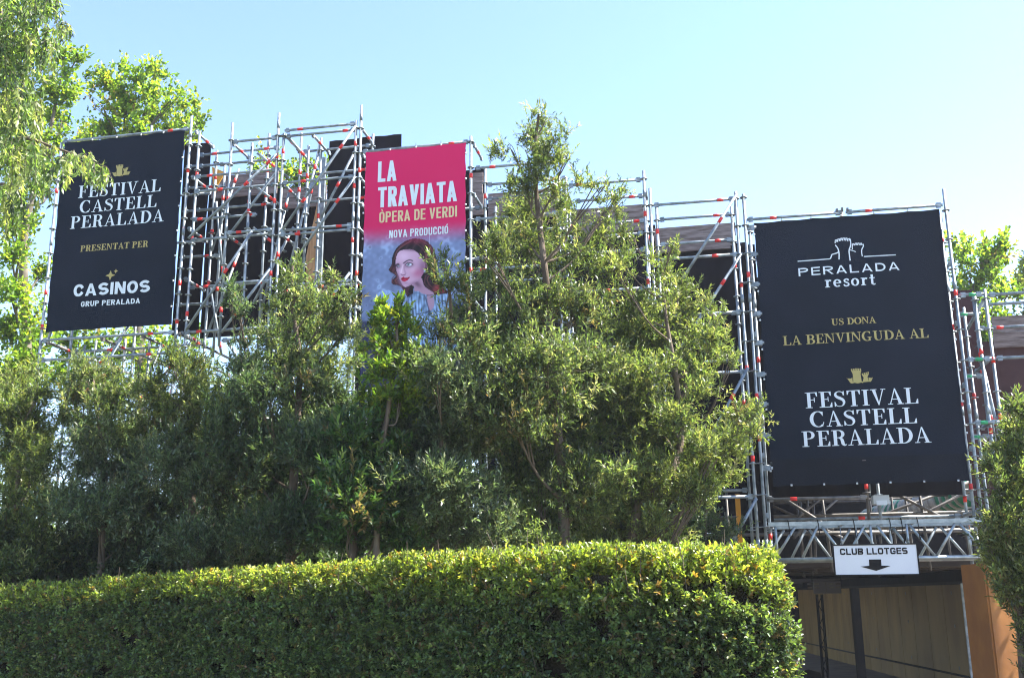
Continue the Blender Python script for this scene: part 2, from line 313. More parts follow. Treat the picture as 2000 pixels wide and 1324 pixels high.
b.build('coupler', SM, H)
# I: right of the banner
I_ = tower(3.6, 'scaffold tower at the right edge of the photo, with green marked rails')
for s, t, z1, bd in ((3.34, .05, 6.05, (4.95, 4.1)), (3.12, .5, 5.9, (4.5,)), (3.20, .1, 6.0, (5.1, 3.9)), (3.45, 1.2, 6.3, (5.0,)), (5.0, .05, 6.1, ())): standard(I_, s, t, G0, z1, bd)
ledger(I_, 2.93, 3.34, 5.97, .02, (.55,), green=True); ledger(I_, 3.34, 5.0, 5.95, .02, (.9,)); ledger(I_, 2.93, 3.34, 5.74, .3, (.3,), green=True); ledger(I_, 3.34, 5.0, 5.95, .6, (.9,))
ledger(I_, 2.93, 3.34, 4.97, .02, (.5,), green=True); ledger(I_, 3.34, 5.0, 4.97, .02, (.28,)); ledger(I_, 3.3, 5.0, 5.6, .7, (.2,)); ledger(I_, 2.93, 3.34, 4.02, .02, (.4,), green=True); ledger(I_, 3.34, 5.0, 4.02, .02, (.5,))
ledger(I_, 2.93, 3.25, 4.75, .2, (.15,), green=True); ledger(I_, 2.93, 3.25, 3.85, .3, (.3,), green=True)
brace(I_, 3.14, 5.55, 3.33, 5.9, .5, .1, ()); brace(I_, 3.2, 5.3, 3.45, 3.0, .2, .8, (.1, .5)); brace(I_, 3.2, 4.9, 3.42, 3.2, .1, .3, (.5,))
transom(I_, 3.34, 5.0, 0, 1.2); transom(I_, 3.34, 4.1, 0, 1.2)

# ------------------------------------------------------------------ grandstand
GS = thing('grandstand', 'stepped timber and black cloth back of a seating stand behind the scaffold', 'grandstand', fac(-4, G0, 3), None, -TH)
def cloth(s0, s1, z0, z1, t, m='cloth', name='cloth_panel', ztl=None, seed=0):
    n = max(8, int(abs(s1-s0)*14)); k = max(6, int((z1-z0)*6)); r = np.random.default_rng(int(abs(s0)*100)+seed); ph = r.uniform(0, 6, 6)
    S = np.linspace(s0, s1, n); U = np.linspace(0, 1, k); SS, UU = np.meshgrid(S, U)
    top = z1 if ztl is None else ztl + (z1-ztl)*(SS-s0)/(s1-s0)
    ZZ = z0+(top-z0)*UU
    T = t + .012*np.sin(SS*9+ph[0]+ZZ*.7)+.015*np.sin(SS*3.1+ph[1]-ZZ*1.9)+.008*np.sin(SS*21+ph[2])
    V = ORG + SS[..., None]*ES + T[..., None]*EN + ZZ[..., None]*np.array([0, 0, 1.]); V = V.reshape(-1, 3)
    V2 = V + EN*.006; N = len(V)
    q = np.array([[j*n+i, j*n+i+1, (j+1)*n+i+1, (j+1)*n+i] for j in range(k-1) for i in range(n-1)])
    return np_mesh(name, np.vstack([V, V2]), [q, q[:, ::-1]+N], MT[m], GS, smooth=True)
def planks(s0, s1, z0, z1, t, skew=0.0):
    b = MB(); n = max(2, int((z1-z0)/.2)); h = (z1-z0)/n
    for i in range(n):
        o = random.uniform(-.02, .02); b.fbox(s0-o-skew*i, s1+o, z0+i*h+.004, z0+(i+1)*h-.004, t+random.uniform(0, .008), t+.035)
    return b.build('plank_band', MT['plank'], GS)
def pxbox(x0, x1, yt, yb, t):
    s0, zt = fp(x0, yt, t); s1, _ = fp(x1, yt, t); _, zb = fp((x0+x1)/2, yb, t); return s0, s1, zb, zt
T2 = 2.0
for (x0, x1, yt, yb) in ((414, 542, 345, 383), (553, 636, 368, 405), (915, 944, 338, 420), (955, 1086, 378, 428), (1112, 1258, 410, 455), (1277, 1436, 446, 490), (1937, 2100, 618, 676)):
    s0, s1, z0, z1 = pxbox(x0, x1, yt, yb, T2); planks(s0, s1, z0, z1, T2)
for (x0, x1, yt, yb, m, t) in ((362, 412, 283, 652, 'cloth', 1.3), (408, 560, 380, 655, 'cloth', 2.05), (548, 645, 402, 660, 'cloth', 2.09), (643, 784, 276, 660, 'cloth', 1.95), (700, 960, 420, 900, 'cloth', 2.12),
                            (900, 946, 335, 560, 'cloth', 2.15), (940, 1110, 424, 1040, 'cloth', 2.1), (1095, 1280, 452, 1060, 'cloth', 2.06), (1262, 1462, 487, 1000, 'cloth', 2.1), (1852, 1898, 568, 1050, 'brown', 1.5), (1900, 2100, 668, 1010, 'brown', 2.1)):
    s0, s1, z0, z1 = pxbox(x0, x1, yt, yb, t); cloth(s0, s1, z0, z1, t, m)
cloth(-.3, 3.02, 3.1, 6.9, 1.45); cloth(-.35, .05, 2.7, 7.3, .85)
# joist lines and posts of the stand that show below the cloth
b = MB()
for s in np.arange(-9.5, -0.5, 1.5): b.fbox(s-.04, s+.04, gz(18), 5.8, 2.3, 2.38)
b.build('timber_post', MT['steel_old'], GS)
# wedge of plywood, steel channel, yellow board
b = MB(); p = [fp(x, y, 1.2) for x, y in ((622, 385), (625, 470), (620, 600), (596, 600), (598, 500))]
V = [fac(s, z, 1.2) for s, z in p]+[fac(s, z, 1.22) for s, z in p]; n = 5
b.add(V, [list(range(n))[::-1], list(range(n, 2*n))]+[[i, (i+1) % n, n+(i+1) % n, n+i] for i in range(n)]); b.build('plywood_wedge', MT['ply'], GS)
b = MB(); s0, z1 = fp(633, 307, 1.1); _, z0 = fp(626, 592, 1.1); b.fbox(s0-.07, s0+.03, z0, z1, 1.1, 1.16); b.build('steel_channel', MT['steel'], GS)
b = MB(); p = [fp(x, y, 1.3) for x, y in ((414, 326), (440, 337), (425, 362), (418, 384))]
V = [fac(s, z, 1.3) for s, z in p]+[fac(s, z, 1.32) for s, z in p]; n = 4
b.add(V, [list(range(n))[::-1], list(range(n, 2*n))]+[[i, (i+1) % n, n+(i+1) % n, n+i] for i in range(n)]); b.build('yellow_board', MT['yellow'], GS)
b = MB(); s0, z0 = fp(610, 633, 1.2); s1, z1 = fp(630, 596, 1.2); b.fbox(s0, s1, z0, z0+.05, 1.2, 1.24); b.fbox(s1-.03, s1, z0+.05, z1, 1.2, 1.24); b.build('wooden_edge', MT['yellow'], GS)
# substructure seen above and behind the gate
SB = thing('stand_substructure', 'dark maze of tubes and decks under the seating stand behind the passage gate', 'scaffold', fac(1.4, G0, 3), None, -TH)
for t in (2.0, 3.4, 4.8, 6.4, 8.0):
    for s in np.arange(-2.2, 3.2+.25*t, 1.55):
        b = MB(); b.tube(fac(s+random.uniform(-.1, .1), 1.95 if s > -.2 else G0, t), fac(s, 3.1+.15*t, t), .024, 0, 7); b.build('standard', MT['steel_old'], SB)
    for z in (2.75, 2.45, 3.1):
        b = MB(); b.tube(fac(-2.3, z+.06*t, t), fac(3.4+.25*t, z+.06*t, t), .024, 0, 7); b.build('ledger', MT['steel_old'], SB)
for (s0, z0, s1, z1, t0, t1) in ((.2, 2.6, 1.2, 3.4, 1.6, 2.4), (.4, 2.5, 1.6, 3.5, 1.9, 3), (1.7, 3.4, 3.1, 2.6, 1.9, 2.0), (1.4, 2.7, 3.6, 3.5, 2.6, 3.2), (1.9, 2.55, 3.4, 3.3, 2.0, 2.1), (-1.6, 2.5, -.6, 1.2, 2, 2), (-.2, 3.3, 1.4, 2.6, 3, 4), (1.0, 2.6, .1, 3.3, 1.5, 2)):
    b = MB(); b.tube(fac(s0, z0, t0), fac(s1, z1, t1), .026, 0, 7); b.build('brace', MT['steel_old'], SB)
b = MB()
for t in np.arange(2.2, 27, .95): b.fbox(-3.5, 4.2+.24*t, 2.02+.02*(int(t) % 2), 2.14, t, t+(.90 if t < 8 else .72))
b.build('deck', mat('dark_deck_boards', (0.03, 0.02, 0.014), .9, 0, (0.06, 0.042, 0.03), 3), SB)
b = MB()
for t in np.arange(2.0, 9, .9): b.fbox(-3.0, 1.6+.05*t, 3.45+.12*t, 3.5+.12*t, t, t+.8)
b.build('seat_deck', MT['cloth'], SB)
GSc = MB(); GSc.fbox(-3.2, 5.6, 1.95, 5.2, 9.6, 9.66); GSc.build('rear_cloth', MT['cloth'], SB)
GSc = MB(); GSc.fbox(-6, 16, -.8, 2.4, 27.5, 27.56); GSc.build('end_light_block', MT['cloth'], SB)  # added to close off the passage end and keep it dark
GSc = MB(); GSc.fbox(-3.2, .2, -.4, 3.0, 5.6, 5.66); GSc.build('side_light_block', MT['cloth'], SB)  # added on the left to help shut light out of the passage
# ------------------------------------------------------------------ lettering
def superpts(cx, cy, rx, ry, a0, a1, n=22, sq=2.0):
    a = np.radians(np.linspace(a0, a1, n)); c, s = np.cos(a), np.sin(a)
    return [(cx+rx*np.sign(x)*abs(x)**(2/sq), cy+ry*np.sign(y)*abs(y)**(2/sq)) for x, y in zip(c, s)]
def strip(P, W):
    P = np.array(P, float); n = len(P); W = np.full(n, W, float) if np.isscalar(W) else np.array(W, float)
    closed = np.allclose(P[0], P[-1], atol=1e-4); out = []
    for i in range(n):
        a = P[i]-P[i-1] if i > 0 else (P[-1]-P[-2] if closed else P[1]-P[0]); b = P[i+1]-P[i] if i < n-1 else (P[1]-P[0] if closed else P[-1]-P[-2])
        a = a/max(np.linalg.norm(a), 1e-9); b = b/max(np.linalg.norm(b), 1e-9); t = a+b; t /= max(np.linalg.norm(t), 1e-9)
        c = max(.5, t @ a); nn = np.array([-t[1], t[0]])/c; out.append((P[i]+nn*W[i]/2, P[i]-nn*W[i]/2))
    return [[out[i][0], out[i+1][0], out[i+1][1], out[i][1]] for i in range(n-1)]
def rect(x0, y0, x1, y1): return [[(x0, y0), (x1, y0), (x1, y1), (x0, y1)]]
def nib(P, thick, thin, pw=1.5):
    P = np.array(P); d = np.gradient(P, axis=0); d /= np.maximum(np.linalg.norm(d, axis=1, keepdims=True), 1e-9)
    return strip(P, thin+(thick-thin)*np.abs(d[:, 1])**pw)
def spline(C, n=40):
    C = np.array(C, float); C = np.vstack([2*C[0]-C[1], C, 2*C[-1]-C[-2]]); out = []; m = len(C)-3
    for i in range(m):
        for u in np.linspace(0, 1, max(3, n//m), endpoint=(i == m-1)):
            p0, p1, p2, p3 = C[i:i+4]; out.append(.5*((2*p1)+(-p0+p2)*u+(2*p0-5*p1+4*p2-p3)*u*u+(-p0+3*p1-3*p2+p3)*u**3))
    return out
def didone(ch, K=.175, h=.046):
    def ser(x, y, w=.36): return rect(x-w/2, y, x+w/2, y+h)
    def dropR(x, yt, L=.27): return [[(x, yt), (x-.13, yt), (x-.045, yt-L), (x, yt-L)]]
    def riseR(x, yb, L=.3): return [[(x-.15, yb), (x, yb), (x, yb+L), (x-.045, yb+L)]]
    S = []
    if ch == 'I': return ser(.19, 0)+ser(.19, 1-h)+rect(.19-K/2, 0, .19+K/2, 1), .38
    if ch in 'FEL':
        S = rect(.2-K/2, 0, .2+K/2, 1)+ser(.19, 0)
        if ch in 'FE': S += rect(.01, 1-h, .64, 1)+dropR(.64, 1)+rect(.29, .49, .5, .49+h)+rect(.46, .37, .5, .66)
        else: S += ser(.19, 1-h)
        if ch in 'EL': S += rect(.01, 0, .68, h)+riseR(.68, 0)
        return S, .66 if ch == 'F' else .70
    if ch == 'T': return rect(.36-K/2, 0, .36+K/2, 1)+ser(.36, 0)+rect(.02, 1-h, .70, 1)+dropR(.70, 1)+[[(.02, 1), (.15, 1), (.065, .73), (.02, .73)]], .72
    if ch in 'PRBD':
        S = rect(.2-K/2, 0, .2+K/2, 1)+ser(.19, 0)+ser(.19, 1-h)
        if ch == 'D': return S+nib([(.25, 1-h/2)]+superpts(.33, .5, .38, .5-h/2, 90, -90, 26)+[(.25, h/2)], K, h), .82
        S += nib([(.25, 1-h/2)]+superpts(.38, .745, .22, .255-h/2, 90, -90, 18)+[(.25, .49+h/2)], K*.95, h)
        if ch == 'P': return S, .72
        if ch == 'B': return S+nib([(.25, .49+h/2)]+superpts(.4, .26, .25, .26-h/2, 90, -90, 18)+[(.25, h/2)], K, h), .76
        P = spline([(.38, .5), (.5, .44), (.55, .3), (.58, .12), (.66, .03), (.76, .07)], 24)
        return S+strip(P, np.interp(np.linspace(0, 1, len(P)), [0, .25, .6, .85, 1], [h, K*.9, K, K*.6, h])), .78
    if ch == 'V': return [[(.08, 1), (.08+K*1.05, 1), (.44, 0), (.38, 0)]]+strip([(.40, .02), (.66, 1)], h*1.1)+ser(.17, 1-h, .34)+ser(.66, 1-h, .26), .80
    if ch == 'A': return [[(.36, 1), (.42, 1), (.74, 0), (.74-K*1.05, 0)]]+strip([(.12, 0), (.385, .96)], h*1.1)+rect(.22, .30, .58, .30+h)+ser(.13, 0, .26)+ser(.65, 0, .34), .80
    if ch == 'N': return strip([(.14, 0), (.14, 1)], h*1.1)+strip([(.70, 0), (.70, 1)], h*1.1)+[[(.06, 1), (.06+K*1.2, 1), (.725, 0), (.67, 0)]]+ser(.14, 0, .27)+ser(.10, 1-h, .2)+ser(.70, 1-h, .27), .86
    if ch == 'U': return nib([(.2, 1), (.2, .9)]+superpts(.43, .32, .23, .30, 180, 270, 10), K, h, 1)+strip(superpts(.43, .32, .23, .30, 270, 360, 10)+[(.66, 1)], h*1.1)+ser(.19, 1-h)+ser(.66, 1-h, .27), .84
    if ch == 'O': return nib(superpts(.42, .5, .33, .5-h/2+.01, 90, 450, 40), K*1.05, h), .84
    if ch in 'CG':
        S = nib(superpts(.43, .5, .34, .5-h/2+.01, 52, 310, 34), K*1.05, h)+[[(.68, .98), (.63, .98), (.58, .85), (.68, .68)]]
        if ch == 'C': return S+strip(spline([(.63, .11), (.68, .2), (.70, .3)], 8), h), .78
        return S+rect(.68-K*.8, .02, .68, .42)+ser(.62, .42-h, .34)+strip([(.5, .035), (.64, .12)], h*1.5), .86
    if ch == 'S':
        P = spline([(.52, .72), (.47, .9), (.31, .97), (.15, .9), (.11, .76), (.19, .63), (.33, .54), (.47, .44), (.53, .27), (.46, .09), (.29, .03), (.13, .1), (.07, .3)], 60)
        return strip(P, np.interp(np.linspace(0, 1, len(P)), [0, .2, .33, .5, .68, .8, 1], [h, h, K*.75, K*1.05, K*.75, h, h]))+[[(.56, .98), (.51, .98), (.46, .85), (.56, .68)], [(.04, .02), (.09, .02), (.14, .16), (.04, .34)]], .62
    return [], .34
def sans(ch, W=.5, K=.2, sq=3.0, fat=1.0):
    """stroke skeleton letters of width W"""
    k = K/2; w_ = W; L, R_ = k, w_-k; mx = w_/2; base = ch
    acc = []
    if ch in 'ÒÓ': base = 'O'; acc = [[(mx-.02, 1.07), (mx+.12, 1.07), (mx+.05 if ch == 'Ò' else mx+.2, 1.24), (mx-.12 if ch == 'Ò' else mx+.06, 1.24)]] if ch == 'Ó' else [[(mx-.10, 1.24), (mx+.02, 1.24), (mx+.12, 1.07), (mx+.0, 1.07)]]
    ch = base; v = lambda x: rect(x-k, 0, x+k, 1); hz = lambda y, x0, x1, f=1: rect(x0, y-k*f, x1, y+k*f)
    if ch == 'I': return rect(0, 0, K, 1), K
    if ch == 'L': return v(L)+hz(k*.85, L, w_*.9, .85), w_*.9
    if ch == 'E': return v(L)+hz(k*.85, L, w_*.9, .85)+hz(1-k*.85, L, w_*.9, .85)+hz(.52, L, w_*.84, .8), w_*.9
    if ch == 'F': return v(L)+hz(1-k*.85, L, w_*.9, .85)+hz(.5, L, w_*.8, .8), w_*.88
    if ch == 'T': return v(mx)+hz(1-k*.85, 0, w_, .85), w_
    if ch == 'O': return strip(superpts(mx, .5, mx-k, .5-k, 90, 450, 40, sq), K)+acc, w_
    if ch == 'C': return strip([(R_, .66)]+superpts(mx, .5, mx-k, .5-k, 28, 332, 34, sq)+[(R_, .34)], K), w_
    if ch == 'G': return strip([(R_, .68)]+superpts(mx, .5, mx-k, .5-k, 28, 350, 36, sq), K)+rect(mx, .36, w_, .36+K*.85), w_
    if ch == 'U': return strip([(L, 1), (L, .5)]+superpts(mx, .5, mx-k, .5-k, 185, 355, 24, sq)+[(R_, .5), (R_, 1)], K), w_
    if ch == 'D': return v(L)+strip([(L, 1-k)]+superpts(mx*.7, .5, w_-k-mx*.7, .5-k, 90, -90, 24, sq)+[(L, k)], K), w_
    if ch in 'PRB':
        S = v(L)+strip([(L, 1-k)]+superpts(mx*.9, .72, w_-k-mx*.9, .28-k, 90, -90, 18, sq)+[(L, .44+k)], K*.95)
        if ch == 'R': S += [[(mx*.7, .46), (mx*.7+K*1.1, .46), (w_+.02, 0), (w_-K*1.1, 0)]]
        if ch == 'B': S += strip([(L, .44+k)]+superpts(mx*.9, .27, w_-k-mx*.9, .27-k, 90, -90, 18, sq)+[(L, k)], K*.95)
        return S, w_
    if ch == 'A': return [[(0, 0), (K*1.05, 0), (mx+k*.7, 1), (mx-k*.9, 1)], [(w_-K*1.05+.06, 0), (w_+.06, 0), (mx+k*.9, 1), (mx-k*.7, 1)]]+rect(w_*.25, .2, w_*.8, .2+K*.8), w_+.06
    if ch == 'V': return [[(0, 1), (K*1.05, 1), (mx+k*.7, 0), (mx-k*.9, 0)], [(w_-K*1.05+.04, 1), (w_+.04, 1), (mx+k*.9, 0), (mx-k*.7, 0)]], w_+.04
    if ch == 'N': return v(L)+v(R_)+[[(0, 1), (K*1.15, 1), (w_, 0), (w_-K*1.15, 0)]], w_
    if ch == 'S':
        ry = (1-K)/4+.004
        P = superpts(mx, 1-k-ry, mx-k, ry, 25, 270, 20, sq*.85)+superpts(mx, k+ry, mx-k, ry, 90, -155, 20, sq*.85)[1:]
        return strip(P, K), w_
    return [], W*.55
def slab(ch, K=.19):
    xh = .72
    if ch == 'o': return nib(superpts(.33, .36, .24, .32, 90, 450, 30), K, .09), .66
    if ch == 'e': return nib(superpts(.33, .36, .24, .32, 0, 315, 30), K, .09)+rect(.12, .33, .6, .41), .66
    if ch == 's':
        P = spline([(.46, .52), (.42, .66), (.28, .68), (.14, .6), (.16, .46), (.3, .37), (.44, .28), (.46, .12), (.3, .04), (.14, .07), (.08, .2)], 40)
        return strip(P, .13), .54
    if ch == 'r': return rect(.12, 0, .12+K, xh)+rect(.02, 0, .42, .08)+rect(.02, xh-.08, .2, xh)+strip(spline([(.26, .5), (.34, .62), (.44, .66), (.54, .6)], 14), .14), .58
    if ch == 't': return rect(.14, .1, .14+K, 1.0)+rect(.02, xh-.09, .46, xh)+strip(spline([(.23, .12), (.3, .05), (.4, .05), (.48, .12)], 12), .1), .50
    return [], .3
def bf(f): return lambda c: f(c)
def wave(s, z, A, ph): return A*(np.sin(s*2.3+ph+z*.8)*.6+np.sin(z*2.9-s*1.1+ph*2)*.4)
class Panel:
    def __init__(s, t, A=.0, ph=0.0): s.t = t; s.A = A; s.ph = ph
    def pt(s, a, z, off=0.0): return fac(a, z, s.t + (wave(a, z, s.A, s.ph) if s.A else 0) - off)
    def polys(s, polys, name, m, parent, off=.004, label=None):
        b = MB(); j = 0
        for P in polys:
            P = [tuple(map(float, q)) for q in P]
            ar = sum(P[i][0]*P[(i+1) % len(P)][1]-P[(i+1) % len(P)][0]*P[i][1] for i in range(len(P)))
            if ar < 0: P = P[::-1]
            o = off + .00035*(j % 9); j += 1
            b.add([s.pt(x, z, o) for x, z in P], [list(range(len(P)))])
        ob = b.build(name, MT[m], parent)
        if label: ob['label'] = label
        return ob
    def text(s, txt, bl, br, tl, font, parent, m, track=.06, space=.35, name='lettering', label=None, off=.004):
        """baseline left/right and cap-top as surveyed points of the photograph's facade"""
        s0, z0 = fp(*bl, s.t); s1, z1 = fp(*br, s.t); _, zt = fp(*tl, s.t); zb = (z0+z1)/2; hgt = zt-z0
        x = 0; words = [[]]
        for i, c in enumerate(txt):
            if c == ' ': x += space; words.append([]); continue
            P, adv = font(c); words[-1] += [[(px+x, py) for px, py in q] for q in P]; x += adv+track
        W = x-track; kx = (s1-s0)/W
        for items in words: s.polys([[(s0+px*kx, zb+py*hgt) for px, py in q] for q in items], name, m, parent, off, label)
def q1(x, y): return (x/2.648, 200+y/2.648)
def q3(x, y): return (680+x/2.647, 240+y/2.647)
def q5(x, y): return (1440+x/3.311, 360+y/3.311)
def q6(x, y): return (1400+x/3.31, 680+y/3.31)
def q7(x, y): return (1480+x/3.123, 900+y/3.123)
def sheet_mesh(pan, s0, s1, z0, z1, name, m, parent, n=40, k=50, inset=0.0, wav=0.006, tint=None):
    S = np.linspace(s0, s1, n); Z = np.linspace(z0, z1, k); SS, ZZ = np.meshgrid(S, Z)
    # scalloped edges between the ties
    ez = np.minimum(1, np.abs(ZZ-z1)/.05); 
    T = pan.t + (wave(SS, ZZ, pan.A, pan.ph) if pan.A else 0*SS)
    sag = np.abs(np.sin((ZZ-z0)*math.pi/.47)); edge = np.exp(-np.minimum(SS-s0, s1-SS)/.05)
    SX = SS + sag*.014*edge*np.where(SS < (s0+s1)/2, 1, -1); 
    ZX = ZZ - np.exp(-(z1-ZZ)/.05)*.012*np.abs(np.sin((SS-s0)*math.pi/.47)) + np.exp(-(ZZ-z0)/.05)*.012*np.abs(np.sin((SS-s0)*math.pi/.47))
    V = (ORG + SX[..., None]*ES + T[..., None]*EN + ZX[..., None]*np.array([0, 0, 1.])).reshape(-1, 3); N = len(V)
    q = np.array([[j*n+i, j*n+i+1, (j+1)*n+i+1, (j+1)*n+i] for j in range(k-1) for i in range(n-1)])
    V2 = V + EN*.002
    tt = None
    if tint is not None:
        c = tint(SS.ravel(), ZZ.ravel()); tt = np.vstack([c, np.full_like(c, .5)])
    return np_mesh(name, np.vstack([V, V2]), [q, q[:, ::-1]+N], m, parent, smooth=True, tint=tt)
def toggles(parent, pts):
    for p in pts:
        b = MB(); p = np.asarray(p)
        b.tube(p-EN*.02+[0, 0, -.012], p-EN*.02+[0, 0, .014], .014, 0, 8); b.tube(p-EN*.02, p+EN*.03, .006, 1, 5); b.tube(p-EN*.03, p-EN*.03+[0, 0, .07], .004, 1, 5)
        b.build('toggle_tie', [MT['signw'], MT['black']], parent)
def castle(pan, x0, x1, zb, parent):
    W = x1-x0; f = lambda P: [(x0+a*W, zb+b_*W) for a, b_ in P]
    P = [f([(.26, .02), (.575, .02), (.555, .36), (.265, .36)]), f([(.265, .36), (.555, .36), (.60, .50), (.215, .50)])]
    for i in range(5):
        a = .212+i*.081; u = .50+.008*(2-abs(i-2)); P.append(f([(a, .498), (a+.052, .498), (a+.054, u+.075), (a-.002, u+.075)]))
    P += [f([(.605, .02), (.84, .03), (.80, .22), (.66, .20)]), f([(.66, .20), (.80, .22), (.875, .36), (.60, .31)])]
    for i in range(4):
        a = .60+i*.073; u = .31+i*.0165; P.append(f([(a, u-.004), (a+.046, u+.008), (a+.046, u+.07), (a, u+.06)]))
    P += [f([(0, .21), (.05, .19), (.10, .10), (.14, .02), (.235, .03), (.235, .24), (.19, .19), (.10, .20)]), f([(.14, .025), (.2, -.01), (.3, .015), (.42, -.015), (.55, .01), (.62, -.01), (.62, .05), (.14, .06)]), f([(.84, .03), (.9, .02), (.95, .08), (1, .20), (.95, .17), (.91, .18), (.84, .20)])]
    pan.polys(P, 'castle_emblem', 'gold', parent)

# left banner
Lb = thing('banner', 'navy banner at far left with gold castle emblem, partly behind drooping leaves', 'banner', fac(-11.3, 6.2, -.06), 'hanging event banners', -TH)
pl = Panel(-.05, .02, 1.0)
sheet_mesh(pl, -12.5, -10.02, 6.28, 9.97, 'sheet', MT['navy'], Lb)
pl.text('FESTIVAL', q1(405, 495), q1(830, 461), q1(407, 433), didone, Lb, 'white', label='white serif word, the first of three lines')
pl.text('CASTELL', q1(412, 573), q1(808, 540), q1(412, 511), didone, Lb, 'white', label='white serif word, the second of three lines')
pl.text('PERALADA', q1(362, 655), q1(845, 617), q1(364, 592), didone, Lb, 'white', label='white serif word, the third and widest line')
pl.text('PRESENTAT PER', q1(417, 773), q1(765, 749), q1(419, 741), lambda c: didone(c, .2, .07), Lb, 'gold', label='gold serif words in capitals')
pl.text('CASINOS', q1(382, 1006), q1(772, 981), q1(384, 944), lambda c: sans(c, .78, .22, 2.2), Lb, 'white', track=.11, label='bold white sans serif word')
pl.text('GRUP PERALADA', q1(420, 1057), q1(722, 1040), q1(421, 1030), lambda c: sans(c, .66, .2, 2.4), Lb, 'white', track=.13, label='small white sans serif words')
a, zb = fp(*q1(575, 385), -.05); b1, _ = fp(*q1(672, 380), -.05); castle(pl, a, b1, zb, Lb)
def star(pan, c, r, par):
    s0, z0 = fp(*c, pan.t); P = []
    for k in range(4):
        an = k*math.pi/2; d = (math.cos(an), math.sin(an)); n_ = (-d[1], d[0])
        P.append([(s0, z0), (s0+r*.28*(d[0]+n_[0]), z0+r*.28*(d[1]+n_[1])), (s0+d[0]*r, z0+d[1]*r), (s0+r*.28*(d[0]-n_[0]), z0+r*.28*(d[1]-n_[1]))])
    pan.polys(P, 'star', 'gold', par)
star(pl, q1(573, 896), .095, Lb); star(pl, q1(601, 874), .045, Lb)
toggles(Lb, [fac(s, 9.955, -.06) for s in (-11.9, -11.4, -10.9, -10.45)]+[fac(-10.03, z, -.06) for z in np.arange(6.6, 9.8, .47)])
